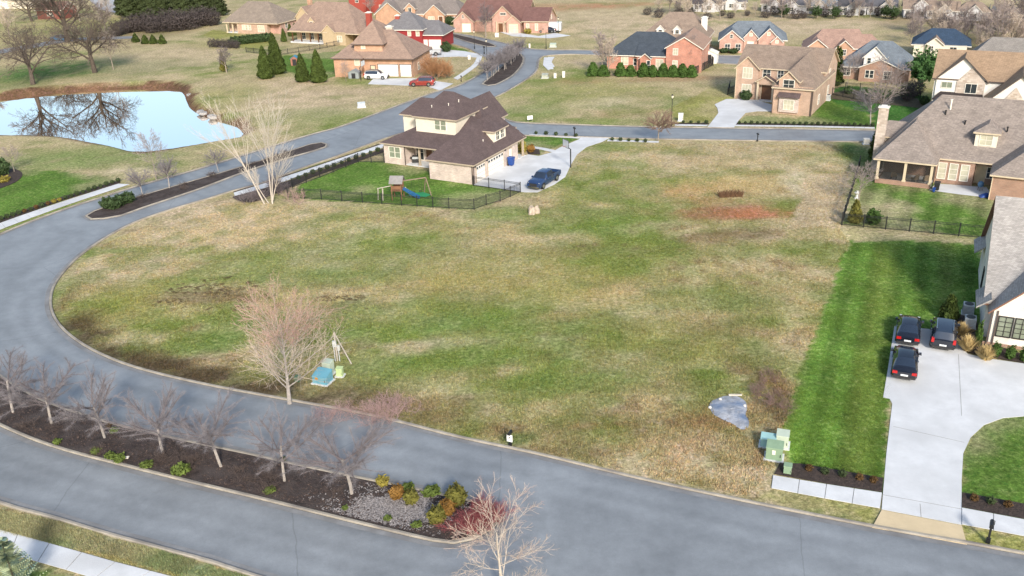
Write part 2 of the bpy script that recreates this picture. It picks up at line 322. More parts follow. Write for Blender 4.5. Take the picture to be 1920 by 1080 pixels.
def mixn(bt, f, A, B):
    x = N.new('ShaderNodeMix'); x.data_type = 'RGBA'; x.blend_type = bt
    for k, s in ((0, f), (6, A), (7, B)):
        if isinstance(s, (int, float, tuple)): x.inputs[k].default_value = s
        else: L.new(s, x.inputs[k])
    return x.outputs[2]
o = mixn('MULTIPLY', 1.0, a.outputs['Color'], v1); o = mixn('MULTIPLY', 1.0, o, v2)
hs = N.new('ShaderNodeHueSaturation'); hs.inputs['Hue'].default_value = .465; hs.inputs['Saturation'].default_value = .85; hs.inputs['Value'].default_value = 1.25; L.new(o, hs.inputs['Color'])
o = mixn('MIX', v3, o, hs.outputs[0])
h3 = N.new('ShaderNodeHueSaturation'); h3.inputs['Hue'].default_value = .545; h3.inputs['Value'].default_value = .78; L.new(o, h3.inputs['Color'])
o = mixn('MIX', v4, o, h3.outputs[0]); L.new(o, b.inputs['Base Color'])
bp = N.new('ShaderNodeBump'); bp.inputs['Strength'].default_value = .6; bp.inputs['Distance'].default_value = .12; L.new(h1, bp.inputs['Height']); L.new(bp.outputs[0], b.inputs['Normal'])
me.materials.append(gm); me.update(calc_edges=True)
tag(link('ground', me), kind='structure')
mb = MB(); R0 = 3000
for (x0, x1, y0, y1) in ((-R0, R0, -R0, 14.2), (-R0, R0, 419, R0), (-R0, -329.5, 14.2, 419), (259.5, R0, 14.2, 419)): mb.face([(x0,y0,-.25), (x1,y0,-.25), (x1,y1,-.25), (x0,y1,-.25)])
tag(mb.build('terrain', M('far_turf', (.30, .26, .14), .95, .3, .02)), kind='structure')

# ------------------------------------------------------------------ sheets, kerbs, water
def sheet(name, poly, z, mat, kind='structure', parent=None, thick=0.0):
    v = [Vector((p[0], p[1], 0)) for p in poly]; tris = tessellate_polygon([v]); mb = MB()
    mb.v = [(p[0], p[1], z) for p in poly]; mb.f = [tuple(t) for t in tris]; mb.m = [0]*len(mb.f); n = len(poly)
    for f in range(len(mb.f)):
        a_, b_, c_ = (Vector(mb.v[k]) for k in mb.f[f])
        if (b_-a_).cross(c_-a_).z < 0: mb.f[f] = mb.f[f][::-1]
    if thick:
        mb.v += [(p[0], p[1], z-thick) for p in poly]
        for i in range(n): mb.f.append((i, (i+1) % n, n+(i+1) % n, n+i)); mb.m.append(0)
    o = mb.build(name, mat, parent)
    if kind: o['kind'] = kind
    return o
gutter_m = M('gutter', (.22, .225, .23), .85, .18, 1.5, tint=(.17, .17, .17)); joint_m = M('kerb_joint', (.05, .05, .05), .9, .3, 4)
def kerb(pts, w=.24, h=.14, closed=False, name='kerb', z=0.0):
    """extruded kerb with a rounded top; the line is its road face, the body lies to the left"""
    n = len(pts); mb = MB(); prof = [(-.42,.027), (-.03,.024), (0,.024), (0,h-.04), (.04,h), (w-.04,h), (w,h-.04), (w,-.05)]
    for i in range(n):
        a_ = Vector(pts[(i-1) % n] if closed or i else pts[0]); c_ = Vector(pts[(i+1) % n] if closed or i < n-1 else pts[-1])
        t_ = (c_-a_).normalized(); nn = Vector((-t_.y, t_.x))
        for o_, zz in prof: mb.v.append((pts[i][0]+nn.x*o_, pts[i][1]+nn.y*o_, zz+z))
    k = len(prof)
    for i in range(n if closed else n-1):
        for j in range(k-1):
            a0 = i*k+j; b0 = ((i+1) % n)*k+j; mb.f.append((a0, b0, b0+1, a0+1)); mb.m.append(1 if j == 0 else (2 if j == 1 else 0))
    return tag(mb.build(name, [curbm, gutter_m, joint_m], None, False), kind='structure')
def area(p): return sum(p[i-1][0]*p[i][1]-p[i][0]*p[i-1][1] for i in range(len(p)))/2
def ccw(p): return p if area(p) > 0 else p[::-1]
wm = bpy.data.materials.new('pond_water'); wm.use_nodes = True; N2 = wm.node_tree.nodes; L2 = wm.node_tree.links; b2 = N2['Principled BSDF']
b2.inputs['Base Color'].default_value = (1.0, .95, .91, 1); b2.inputs['Metallic'].default_value = 1.0; b2.inputs['Roughness'].default_value = .02; b2.inputs['IOR'].default_value = 2.6; b2.inputs['Specular IOR Level'].default_value = .75
nz = N2.new('ShaderNodeTexNoise'); nz.inputs['Scale'].default_value = 1.3; t2 = N2.new('ShaderNodeTexCoord'); L2.new(t2.outputs['Object'], nz.inputs['Vector'])
bb = N2.new('ShaderNodeBump'); bb.inputs['Strength'].default_value = .012; bb.inputs['Distance'].default_value = .05; L2.new(nz.outputs[0], bb.inputs['Height']); L2.new(bb.outputs[0], b2.inputs['Normal'])
pc = (sum(p[0] for p in pond)/len(pond), sum(p[1] for p in pond)/len(pond))
wpoly = [(p[0]+(p[0]-pc[0])/max(1, math.hypot(p[0]-pc[0], p[1]-pc[1]))*1.2, p[1]+(p[1]-pc[1])/max(1, math.hypot(p[0]-pc[0], p[1]-pc[1]))*1.2) for p in pond]
sheet('pond_water', wpoly, WZ, wm)

asphalt = bpy.data.materials.new('asphalt'); asphalt.use_nodes = True; N = asphalt.node_tree.nodes; L = asphalt.node_tree.links; b = N['Principled BSDF']
b.inputs['Roughness'].default_value = .55; b.inputs['Specular IOR Level'].default_value = .7; tc = N.new('ShaderNodeTexCoord')
w1, hh1 = noise_(.16, 6, .32, .68, .80, 1.16); w2, hh2 = noise_(22, 5, .3, .7, .9, 1.1); w3, _ = noise_(1.1, 8, .3, .7, .90, 1.09)
ra = N.new('ShaderNodeAttribute'); ra.attribute_name = 'col'; o = mixn('MULTIPLY', 1.0, (.222, .240, .255, 1), ra.outputs['Color']); o = mixn('MULTIPLY', 1.0, o, w1); o = mixn('MULTIPLY', 1.0, o, w2); o = mixn('MULTIPLY', 1.0, o, w3)
vo = N.new('ShaderNodeTexVoronoi'); vo.feature = 'DISTANCE_TO_EDGE'; vo.inputs['Scale'].default_value = .075; L.new(tc.outputs['Object'], vo.inputs['Vector'])
nn_ = N.new('ShaderNodeTexNoise'); nn_.inputs['Scale'].default_value = .35; nn_.inputs['Detail'].default_value = 7; L.new(tc.outputs['Object'], nn_.inputs['Vector'])
dv = N.new('ShaderNodeMix'); dv.data_type = 'RGBA'; dv.inputs[0].default_value = .35; L.new(tc.outputs['Object'], dv.inputs[6]); L.new(nn_.outputs['Color'], dv.inputs[7])
L.new(dv.outputs[2], vo.inputs['Vector'])
cr = N.new('ShaderNodeMapRange'); cr.inputs[1].default_value = 0; cr.inputs[2].default_value = .0022; cr.inputs[3].default_value = .35; cr.inputs[4].default_value = 0; L.new(vo.outputs[0], cr.inputs[0])
o = mixn('MIX', cr.outputs[0], o, (.05, .05, .052, 1)); L.new(o, b.inputs['Base Color'])
bp = N.new('ShaderNodeBump'); bp.inputs['Strength'].default_value = .25; bp.inputs['Distance'].default_value = .02; L.new(hh2, bp.inputs['Height']); L.new(bp.outputs[0], b.inputs['Normal'])
E_lot = [(2300,1110),(1920,1041),(1812,1021),(1636,990),(1400,943),(1200,900),(1000,852),(860,822),(700,782),(540,752),(380,722),(250,690),(170,657),(120,622),(97,590),(93,560),(103,530),(137,490),(187,452),(250,418),(320,393),(395,371),(436,358),(499,341),(559,318),(620,297),(680,275),(730,257),(770,247),(850,243),(985,254),(1060,256),(1130,258),(1240,261),(1440,264),(1640,266),(1760,268)]
E_blk = [(1760,248),(1640,245),(1450,242),(1240,239),(1060,234),(985,231),(955,227),(930,214),(918,198),(925,184),(945,174),(985,150),(1005,133),(1009,117),(1013,109),(1030,104),(1112,103),(1345,119),(1450,122),(1600,126)]
E_far = [(1600,112),(1450,106),(1345,104),(1112,95),(1025,94),(975,89),(940,80),(882,67),(830,60),(780,54)]
E_out = [(780,67),(832,79),(875,90),(900,103),(918,112),(922,124),(900,140),(865,159),(845,166),(820,172),(775,188),(750,197),(645,236),(594,250),(529,269),(436,298),(360,321),(250,352),(187,372),(125,392),(32,427),(-60,470),(-190,545),(-270,640),(-260,760),(-150,880),(0,940),(100,968),(200,998),(300,1025),(400,1052),(480,1078),(650,1124),(900,1190),(1400,1330),(2300,1600)]
S = [smooth_poly(PX(e), False) for e in (E_lot, E_blk, E_far, E_out)]
for e in S: kerb(e[::-1] if area(S[0]+S[1]+S[2]+S[3]) > 0 else e)
MED = [
 ('median', [(850,1021),(810,1016),(732,998),(637,975),(480,936),(400,917),(250,880),(100,840),(0,800),(-80,755),(-150,690),(-170,645),(-130,615),(-60,660),(15,712),(70,744),(105,759),(187,786),(270,808),(370,830),(480,853),(574,874),(650,890),(700,900),(795,919),(858,933),(905,942),(930,955),(937,972),(927,991),(889,1013)], mulch_grey),
 ('median', [(160,406),(170,412),(195,411),(228,405),(270,390),(375,355),(460,323),(522,303),(591,283),(612,276),(614,271),(603,268),(582,271),(503,297),(429,320),(360,340),(287,361),(225,380),(175,397)], mulch_grey),
 ('median', [(904,158),(915,161),(930,159),(960,143),(977,125),(982,110),(975,101),(962,103),(948,118),(925,140)], mulch_grey),
 ('median', [(843,65),(850,64),(890,73),(926,84),(928,88),(915,88),(880,80),(850,70)], mulch_grey)]
MPOLY = []
for nm, pts, mt in MED:
    p = ccw(smooth_poly(PX(pts), True)); MPOLY.append(p); kerb(p, closed=True)
    cx_ = p; n = len(p); ins = []
    for i in range(n):
        a_ = Vector(p[i-1]); c_ = Vector(p[(i+1) % n]); t_ = (c_-a_).normalized(); ins.append((p[i][0]-t_.y*.28, p[i][1]+t_.x*.28))
    sheet(nm, ins, .11, mt)
def flakes(name, label, poly, c0, sg, n, col, seed, z=.115):
    rs = np.random.RandomState(seed); X = rs.normal(c0[0], sg[0], n*4) if c0 else rs.uniform(min(p[0] for p in poly), max(p[0] for p in poly), n*12); Y = rs.normal(c0[1], sg[1], n*4) if c0 else rs.uniform(min(p[1] for p in poly), max(p[1] for p in poly), n*12)
    k = pip(X, Y, poly) & (pdist(X, Y, poly) > .4) & (fbm(X, Y, 1.2, seed, 3) > rs.uniform(.3, .6, len(X))); P = np.stack([X[k], Y[k]], 1)[:n]; n = len(P); a_ = rs.uniform(0, 6.283, n); l = rs.uniform(.03, .13, n)[:,None]; w = rs.uniform(.015, .05, n)[:,None]; B = np.concatenate([P, z+rs.uniform(0, .04, (n, 1))], 1); d = np.stack([np.cos(a_), np.sin(a_), rs.uniform(-.3, .3, n)], 1)*l; s = np.stack([-np.sin(a_), np.cos(a_), rs.uniform(-.3, .3, n)], 1)*w
    V = np.stack([B-d, B-s, B+d, B+s], 1).reshape(-1, 3); c = np.array(col)*rs.uniform(.5, 1.5, (n, 1)); o_ = link(name, quads_mesh(name, V, 4, M('grass_blade', (1,1,1), .85, .1, 3, attr=True, spec=.1), np.repeat(c, 4, 0))); return tag(o_, label, 'litter', kind='stuff')
q_ = xy(752,950); flakes('leaf_litter', 'pale grey leaf litter around the yellow shrubs on the near median', MPOLY[0], q_, (2.2, 1.0), 9000, (.27,.25,.245), 3); flakes('mulch_chips', 'brown bark chips over the near median', MPOLY[0], None, None, 7000, (.10,.072,.06), 4)

# the carriageway: worn wheel paths, dirty gutters, seams, all following the kerbs
RP = S[0]+S[1]+S[2]+S[3]; rp = [p for i, p in enumerate(RP) if math.dist(p, RP[i-1]) > .05]
xs_ = np.array([p[0] for p in rp]); ys_ = np.array([p[1] for p in rp]); pts_ = []
for y0, y1, st in ((26, 80, .55), (80, 150, 1.1), (150, 300, 2.2)):
    gxx, gyy = np.meshgrid(np.arange(max(-75, xs_.min()), min(75, xs_.max()), st), np.arange(y0, y1, st*1.0)); gxx = gxx.ravel(); gyy = gyy.ravel(); k_ = pip(gxx, gyy, rp); gxx, gyy = gxx[k_], gyy[k_]; k_ = pdist(gxx, gyy, rp) > st*.4; pts_ += list(zip(gxx[k_], gyy[k_]))
nb_ = len(rp); vs, es, fs, *_r = delaunay_2d_cdt([Vector(p) for p in rp]+[Vector(p) for p in pts_], [(i, (i+1) % nb_) for i in range(nb_)], [], 1, 1e-4)
VX = np.array([v.x for v in vs]); VY = np.array([v.y for v in vs]); D = pdist(VX, VY, rp)
for mp in MPOLY: D = np.minimum(D, np.where(pip(VX, VY, mp), 0, pdist(VX, VY, mp)))
nz_ = fbm(VX, VY, 5, 61, 4); ga = lambda c, w: np.exp(-((D-c)/w)**2)
tone = 1 + .10*ga(1.45, .42) + .10*ga(3.0, .42) - .07*ga(2.25, .38) - .10*ga(4.1, .5) - .22*ga(.25, .4)*(nz_*1.6) + (nz_-.5)*.16
mb = MB(); mb.v = [(v.x, v.y, .02) for v in vs]; mb.f = [tuple(f) if (vs[f[1]]-vs[f[0]]).cross(vs[f[2]]-vs[f[0]]) > 0 else tuple(f[::-1]) for f in fs]; mb.m = [0]*len(mb.f); ro = mb.build('road', asphalt); ro['kind'] = 'structure'
ca = ro.data.color_attributes.new('col', 'FLOAT_COLOR', 'POINT'); cc = np.ones((len(vs), 4), np.float32); cc[:, :3] = tone[:, None]; ca.data.foreach_set('color', cc.ravel())
sheet('farm_yard', PX([(160,-8),(260,-8),(246,20),(215,24),(186,18)]), .03, M('gravel_yard', (.36,.37,.38), .9, .15, .3))
lane_m = M('lane_asphalt', (.20,.21,.22), .8, .15, .3)

# ------------------------------------------------------------------ sidewalks of single slabs, driveways
def walk(name, e1, e2, nslab, z=.055, mat=None):
    """pavement strip between two edges, cut into slabs with open joints"""
    A = smooth_poly(e1, False, .6); B = smooth_poly(e2, False, .6)
    def pick(P, t):
        d = [0]
        for i in range(1, len(P)): d.append(d[-1]+math.dist(P[i-1], P[i]))
        s = t*d[-1]; k = 1
        while k < len(P)-1 and d[k] < s: k += 1
        f = (s-d[k-1])/max(1e-6, d[k]-d[k-1]); return Vector((P[k-1][0]+(P[k][0]-P[k-1][0])*f, P[k-1][1]+(P[k][1]-P[k-1][1])*f))
    base = sheet(name, [tuple(pick(A, i/20)) for i in range(21)]+[tuple(pick(B, 1-i/20)) for i in range(21)], z-.03, concrete_joint)
    for i in range(nslab):
        g = .012/max(.5, 1); t0 = i/nslab+.012/nslab; t1 = (i+1)/nslab-.012/nslab
        q = [pick(A, t0), pick(A, t1), pick(B, t1), pick(B, t0)]
        mb = MB().hexa([(*p_, z-.028) for p_ in q], [(*p_, z+random.Random(i).uniform(0, .006)) for p_ in q]); mb.build('slab', mat or concrete, base)
    return base
walk('sidewalk', PX([(1449,892),(1550,909),(1654,925)]), PX([(1446,916),(1550,936),(1650,954)]), 4)
walk('sidewalk', PX([(1803,953),(1920,975),(2050,1000)]), PX([(1803,984),(1920,1006),(2050,1032)]), 4)
walk('sidewalk', PX([(-80,972),(0,994),(133,1031),(228,1058),(319,1081),(420,1108)]), PX([(-80,1012),(0,1035),(92,1060),(170,1083),(250,1106),(350,1134)]), 8)
walk('sidewalk', PX([(-90,455),(0,419),(110,381),(222,345)]), PX([(-90,468),(0,431),(125,385),(243,346)]), 14)
walk('sidewalk', PX([(438,362),(500,343),(600,310),(680,283),(722,269)]), PX([(440,368),(505,350),(600,317),(682,289),(724,275)]), 16)
walk('sidewalk', PX([(992,252),(1088,257)]), PX([(992,254.5),(1086,260)]), 5)
walk('sidewalk', PX([(1140,262),(1236,265)]), PX([(1138,265),(1235,268)]), 5)
walk('sidewalk', PX([(1266,233.5),(1328,234.5)]), PX([(1265,236),(1325,237)]), 5)
walk('sidewalk', PX([(1380,234.5),(1500,236),(1640,239)]), PX([(1378,237),(1500,238.5),(1640,241.5)]), 14)
walk('sidewalk', PX([(905,104),(898,120),(880,135),(858,150)]), PX([(895,105),(888,120),(870,134),(850,147)]), 8)
walk('sidewalk', PX([(985,274),(1010,276),(1045,283)]), PX([(985,277),(1010,280),(1040,287)]), 4)
walk('sidewalk', PX([(1028,107),(1022,118),(1028,130)]), PX([(1040,107),(1034,118),(1038,130)]), 4)
def drive(name, pts, z=.05, mat=None, sm=False):
    p = PX(pts); p = smooth_poly(p, True, .8) if sm else p
    return sheet(name, p, z, mat or concrete, thick=.03)
d1 = drive('driveway', [(1653,955),(1662,850),(1673,757),(1668,748),(1656,745),(1665,690),(1677,612),(1740,617),(1790,622),(1800,648),(1815,664),(1850,672),(1920,682),(2050,700),(2050,768),(1925,780),(1880,784),(1845,797),(1820,820),(1806,850),(1803,900),(1803,984),(1720,968)], .022)
mb = MB()
for a_, c_ in (((1797,665),(1803,780)),((1675,800),(1808,830)),((1725,945),(1727,970)),((1654,928),(1803,955))):
    p_, q_ = at(*a_), at(*c_); p_.z = q_.z = .024; mb.bar(p_, q_, .03, .006)
mb.build('joint', concrete_joint, d1)
drive('driveway_apron', [(1653,957),(1803,986),(1813,1022),(1725,1006),(1635,990)], .045, concrete_buff)
d2 = drive('driveway', [(888,347),(930,322),(975,296),(990,290),(1010,293),(1035,286),(1050,277),(1085,262),(1090,256),(1145,258),(1130,266),(1100,276),(1082,290),(1070,310),(1060,332),(1040,346),(1008,361),(985,361),(976,360)])
drive('driveway', [(1325,240),(1335,228),(1347,212),(1345,203),(1340,196),(1362,186),(1400,186),(1418,188),(1452,198),(1452,209),(1420,209),(1398,212),(1385,226),(1376,240)])
drive('driveway', [(690,158),(700,148),(775,147),(800,150),(850,157),(825,170),(800,162),(770,161)])
drive('driveway', [(775,108),(790,98),(830,93),(870,96),(905,103),(897,108),(860,106),(815,108)])
drive('driveway', [(930,58),(960,60),(1010,68),(1040,62),(1070,67),(1030,72),(960,68)])
drive('driveway', [(1300,102),(1295,92),(1300,88),(1335,88),(1345,95),(1348,112),(1318,108)], .06, M('drive_grey', (.30,.30,.30), .9, .15, .8))
drive('driveway', [(1020,108),(1028,108),(1040,125),(1028,132),(1018,122)], .05)
pl = [(-120,112),(0,93),(60,83),(130,72),(250,68),(252,72),(135,78),(60,91),(0,101),(-120,121)]
sheet('lane', smooth_poly(PX(pl), True, 3), .03, lane_m)
drive('patio', [(1742,357),(1755,345),(1800,348),(1850,352),(1862,372),(1800,365)], .06)
def bed(pts, mat=mulch, z=.045, sm=False):
    p = PX(pts); p = smooth_poly(p, True, .6) if sm else p
    return sheet('planting_bed', p, z, mat)
bed([(1462,868),(1500,870),(1560,880),(1656,897),(1654,924),(1550,908),(1452,890)])
bed([(1804,924),(1920,945),(2050,968),(2050,999),(1920,974),(1803,952)])
bed([(-90,449),(0,410),(110,371),(225,338),(226,343),(110,379),(0,418),(-90,454)])
bed([(437,360),(500,341),(600,308),(680,281),(722,266),(722,268),(600,309.5),(500,342.5),(438,361)])
bed([(445,366),(500,352),(600,320),(682,292),(722,278),(724,284),(600,328),(560,345),(520,362),(470,380),(438,372)], sm=True)
bed([(1795,640),(1790,600),(1800,590),(1830,600),(1842,640),(1920,665),(2050,690),(2050,702),(1920,682),(1850,670),(1815,662),(1800,648)])
bed([(1266,231),(1330,231),(1328,234),(1266,233)]); bed([(1378,230.5),(1640,235),(1640,238),(1378,234)])
bed([(-60,340),(0,318),(30,318),(42,326),(35,338),(10,350),(-60,372)], sm=True)
bed([(1558,175),(1600,168),(1720,185),(1740,205),(1700,200),(1560,186)], M('dark_litter', (.07,.06,.035), .95, .4, 2, .6))
bed([(985,276),(1010,276),(1013,290),(990,290)], sm=False)
# ------------------------------------------------------------------ houses
class House:
    def __init__(s, name, label, o, ang, wall, roof, trim=None):
        p = at(*o); s.r = thing(name, label, 'house', (p.x, p.y, 0), math.radians(ang)); s.w = wall; s.rf = roof; s.t = trim or white_trim
    def local(s, u, v):   # world point of a local one
        a_ = s.r.rotation_euler.z; l = s.r.location
        return Vector((l.x+u*math.cos(a_)-v*math.sin(a_), l.y+u*math.sin(a_)+v*math.cos(a_), 0))
    def wall(s, x0, x1, y0, y1, h, z0=-.3, mat=None, gx=None, gy=None):
        """gx / gy: rise of gable triangles on the faces across x / across y"""
        mb = MB(); ym = (y0+y1)/2; xm = (x0+x1)/2
        if gx:
            for x in (x0, x1): mb.face([(x,y0,z0), (x,y1,z0), (x,y1,h), (x,ym,h+gx), (x,y0,h)])
        else:
            for x in (x0, x1): mb.face([(x,y0,z0), (x,y1,z0), (x,y1,h), (x,y0,h)])
        if gy:
            for y in (y0, y1): mb.face([(x0,y,z0), (x1,y,z0), (x1,y,h), (xm,y,h+gy), (x0,y,h)])
        else:
            for y in (y0, y1): mb.face([(x0,y,z0), (x1,y,z0), (x1,y,h), (x0,y,h)])
        return mb.build('wall', mat or s.w, s.r)
    def roof(s, x0, x1, y0, y1, h, rise, axis='x', hips=(0, 0), oh=.4, mat=None, t=.17, z_lift=.04):
        if axis == 'y': a0, a1, b0, b1 = y0, y1, x0, x1
        else: a0, a1, b0, b1 = x0, x1, y0, y1
        half = (b1-b0)/2; sl_ = rise/half; bm = (b0+b1)/2; ze = h-oh*sl_+z_lift+.1; zr = h+rise+z_lift+.1
        A0 = a0-oh; A1 = a1+oh; B0 = b0-oh; B1 = b1+oh
        r0 = a0+hips[0] if hips[0] else A0; r1 = a1-hips[1] if hips[1] else A1
        if r0 > r1: r0 = r1 = (r0+r1)/2
        polys = [[(A0,B0,ze), (A1,B0,ze), (r1,bm,zr), (r0,bm,zr)], [(A1,B1,ze), (A0,B1,ze), (r0,bm,zr), (r1,bm,zr)]]
        if hips[0]: polys.append([(A0,B1,ze), (A0,B0,ze), (r0,bm,zr)])
        if hips[1]: polys.append([(A1,B0,ze), (A1,B1,ze), (r1,bm,zr)])
        if axis == 'y': polys = [[(q[1], q[0], q[2]) for q in P][::-1] for P in polys]
        mb = MB(); ec = {}
        for P in polys:
            mb.face(P, 0); mb.face([(q[0], q[1], q[2]-t) for q in P[::-1]], 1)
            for i in range(len(P)):
                if P[i] == P[(i+1) % len(P)]: continue
                k = tuple(sorted((P[i], P[(i+1) % len(P)]))); ec[k] = ec.get(k, 0)+1
        for (p_, q_), c_ in ec.items():
            if c_ == 1: mb.face([p_, q_, (q_[0], q_[1], q_[2]-t), (p_[0], p_[1], p_[2]-t)], 1)
        return mb.build('roof', [mat or s.rf, s.t], s.r)
    def shed(s, p4, t=.12, mat=None):    # small lean-to roof from four corners
        mb = MB().hexa([(q[0], q[1], q[2]-t) for q in p4], p4); return mb.build('roof', mat or s.rf, s.r)
    def _M(s, face, x, y):
        return {'f': lambda u, d, z: (x+u, y-d, z), 'b': lambda u, d, z: (x-u, y+d, z), 'l': lambda u, d, z: (x-d, y-u, z), 'r': lambda u, d, z: (x+d, y+u, z)}[face]
    def _bx(s, mb, T, u0, u1, d0, d1, z0, z1, mi=0):
        mb.hexa([T(u0,d1,z0), T(u1,d1,z0), T(u1,d0,z0), T(u0,d0,z0)], [T(u0,d1,z1), T(u1,d1,z1), T(u1,d0,z1), T(u0,d0,z1)], mi)
    def win(s, face, x, y, z0, w, h, nx=2, ny=2, frame=None, pane=None, fw=.09):
        T = s._M(face, x, y); mb = MB(); fr = frame or white_trim
        s._bx(mb, T, -w/2-fw, -w/2, -.05, .07, z0-fw, z0+h+fw); s._bx(mb, T, w/2, w/2+fw, -.05, .07, z0-fw, z0+h+fw)
        s._bx(mb, T, -w/2, w/2, -.05, .07, z0+h, z0+h+fw); s._bx(mb, T, -w/2, w/2, -.05, .09, z0-fw, z0)
        o_ = mb.build('window', fr, s.r); mb = MB(); mw = .05
        for i in range(1, nx): mb = MB(); u = -w/2+w*i/nx; s._bx(mb, T, u-mw/2, u+mw/2, .025, .055, z0, z0+h); mb.build('glazing_bar', fr, o_)
        for j in range(1, ny): mb = MB(); z = z0+h*j/ny; s._bx(mb, T, -w/2, w/2, .025, .05, z-mw/2, z+mw/2); mb.build('glazing_bar', fr, o_)
        mb = MB(); s._bx(mb, T, -w/2, w/2, -.05, .02, z0, z0+h); mb.build('pane', pane or glass_dark, o_); return o_
    def door(s, face, x, y, w, h, mat, name='door', lites=0, rows=0, z0=0.02):
        T = s._M(face, x, y); mb = MB(); s._bx(mb, T, -w/2, w/2, -.05, .03, z0, h); o_ = mb.build(name, mat, s.r)
        mb = MB(); s._bx(mb, T, -w/2-.12, -w/2, -.05, .07, z0, h+.12); s._bx(mb, T, w/2, w/2+.12, -.05, .07, z0, h+.12); s._bx(mb, T, -w/2, w/2, -.05, .07, h, h+.12); mb.build('door_frame', s.t, o_)
        for j in range(1, rows):
            mb = MB(); z = z0+(h-z0)*j/rows; s._bx(mb, T, -w/2+.02, w/2-.02, .01, .036, z-.02, z+.02); mb.build('groove', concrete_joint, o_)
        for i in range(lites):
            mb = MB(); u = -w/2+w*(i+.5)/lites; s._bx(mb, T, u-w/lites*.33, u+w/lites*.33, .01, .045, h-.42, h-.14); mb.build('pane', glass_dark, o_)
        return o_
    def col(s, x, y, h, w=.26, mat=None, z0=0):
        mb = MB().box(x-w/2, x+w/2, y-w/2, y+w/2, z0, h).box(x-w*.75, x+w*.75, y-w*.75, y+w*.75, z0, z0+.2).box(x-w*.72, x+w*.72, y-w*.72, y+w*.72, h-.16, h); return mb.build('column', mat or s.t, s.r)
    def chim(s, x, y, z0, z1, w=.9, d=.7, mat=None, cap=True):
        mb = MB().box(x-w/2, x+w/2, y-d/2, y+d/2, z0, z1); o_ = mb.build('chimney', mat or s.w, s.r)
        if cap: MB().box(x-w/2-.1, x+w/2+.1, y-d/2-.1, y+d/2+.1, z1, z1+.14).box(x-w*.3, x+w*.3, y-d*.3, y+d*.3, z1+.14, z1+.3).build('chimney_cap', white_trim, o_)
        return o_
    def spout(s, x, y, h, mat=None):
        MB().box(x-.05, x+.05, y-.05, y+.05, 0, h).build('downspout', mat or s.t, s.r)
    def vent(s, x, y, z, h=.5, r=.07, mat=None):
        MB().tube((x,y,z-.3), (x,y,z+h), r, r, 8, cap=True).tube((x,y,z+h), (x,y,z+h+.06), r*1.6, r*1.6, 8, cap=True).build('roof_vent', mat or white_trim, s.r)
    def box(s, name, x0, x1, y0, y1, z0, z1, mat): return MB().box(x0, x1, y0, y1, z0, z1).build(name, mat, s.r)
pale_brick = MCOURSE('pale_brick', (.47,.37,.32), (.62,.53,.48), (.52,.46,.42), .24, .08)
tan_brick = brick('tan_brick', (.42,.27,.19), 1.3); orange_brick = brick('orange_brick', (.44,.225,.125), 1.3); red_brick = brick('red_brick', (.30,.085,.055), 1.35); brown_brick = brick('brown_brick', (.27,.14,.09), 1.35)
pink_brick = brick('pink_brick', (.42,.22,.17), 1.35); barn_red = M('red_siding', (.27,.028,.030), .6, .1); bright_red = M('red_paint', (.33,.065,.048), .6, .12)
white_brick = MCOURSE('white_brick', (.70,.66,.60), (.76,.73,.67), (.62,.58,.52), .24, .08); white_wall = M('white_siding', (.76,.73,.68), .6, .05)
stone_w = MCOURSE('pale_stone', (.40,.32,.26), (.62,.54,.47), (.48,.42,.36), .55, .28, gap=.03)
sh_brown = shingle('shingle_brown', (.098,.073,.072)); sh_tan = shingle('shingle_tan', (.24,.185,.145)); sh_grey = shingle('shingle_grey', (.215,.20,.185)); sh_warm = shingle('shingle_warm', (.265,.190,.150))
sh_blue = shingle('shingle_blue_grey', (.15,.175,.20)); sh_slate = shingle('shingle_slate', (.055,.068,.085)); sh_choc = shingle('shingle_choc', (.155,.085,.075)); sh_navy = shingle('shingle_navy', (.035,.06,.10)); sh_char = shingle('shingle_charcoal', (.07,.07,.075))
metal_dark = M('standing_seam', (.055,.045,.045), .45, .15, metal=.4); door_white = M('garage_door_white', (.74,.71,.66), .5, .04); door_brown = M('door_brown', (.13,.06,.03), .5, .2)
fascia_dk = M('fascia_dark', (.10,.075,.065), .6, .1); fascia_cream = M('fascia_cream', (.60,.50,.36), .6, .08)

# brown-roofed house in the middle
h = House('brown_roof_house', 'pale brick house with dark brown hipped roofs and cream upper storey behind the black fence', (888,346), -28.5, pale_brick, sh_brown, M('fascia_taupe', (.42,.35,.27), .6, .08))
h.wall(-6.6, 0, 0, 12.4, 2.95); h.wall(-16.5, -13, 3.9, 9, 2.95); h.wall(-16.5, -6, 6.3, 17.4, 2.95); h.wall(-14, -8.6, 15, 24.8, 2.95, gy=2.9)
h.roof(-6.6, 0, 0, 14, 2.95, 3.3, 'y', (5.2, 2)); h.roof(-9, -2.4, 9, 16.5, 2.95, 3.6, 'x', (0, 3.6)); h.roof(-16.5, -3.3, 3.9, 17.4, 2.95, 2.9, 'x', (6.5, 3)); h.roof(-14, -8.6, 15, 24.8, 2.95, 2.9, 'y', (0, 0))
h.wall(-12.6, -6.2, 6.5, 14.3, 6.5, 2.5, cream); h.roof(-12.6, -6.2, 6.5, 14.3, 6.5, 2.5, 'x', (2.4, 2.4)); h.wall(-16.1, -12.4, 8.6, 12.4, 6.1, 2.5, cream); h.roof(-16.1, -11, 8.6, 12.4, 6.1, 1.7, 'x', (2.0, 0))
h.wall(-4, -.6, 6.8, 10.2, 5.25, 2.8, cream); h.roof(-3.6, -.6, 6.8, 10.2, 5.25, .75, 'x', (0, 1.6), oh=.35)
for y in (7.85, 9.15): h.win('r', -.6, y, 3.85, .85, 1.1, 2, 2, pane=glass_dark)
for x in (-9.1, -8.15): h.win('f', x, 6.5, 4.75, .8, 1.25, 1, 2, pane=glass_green)
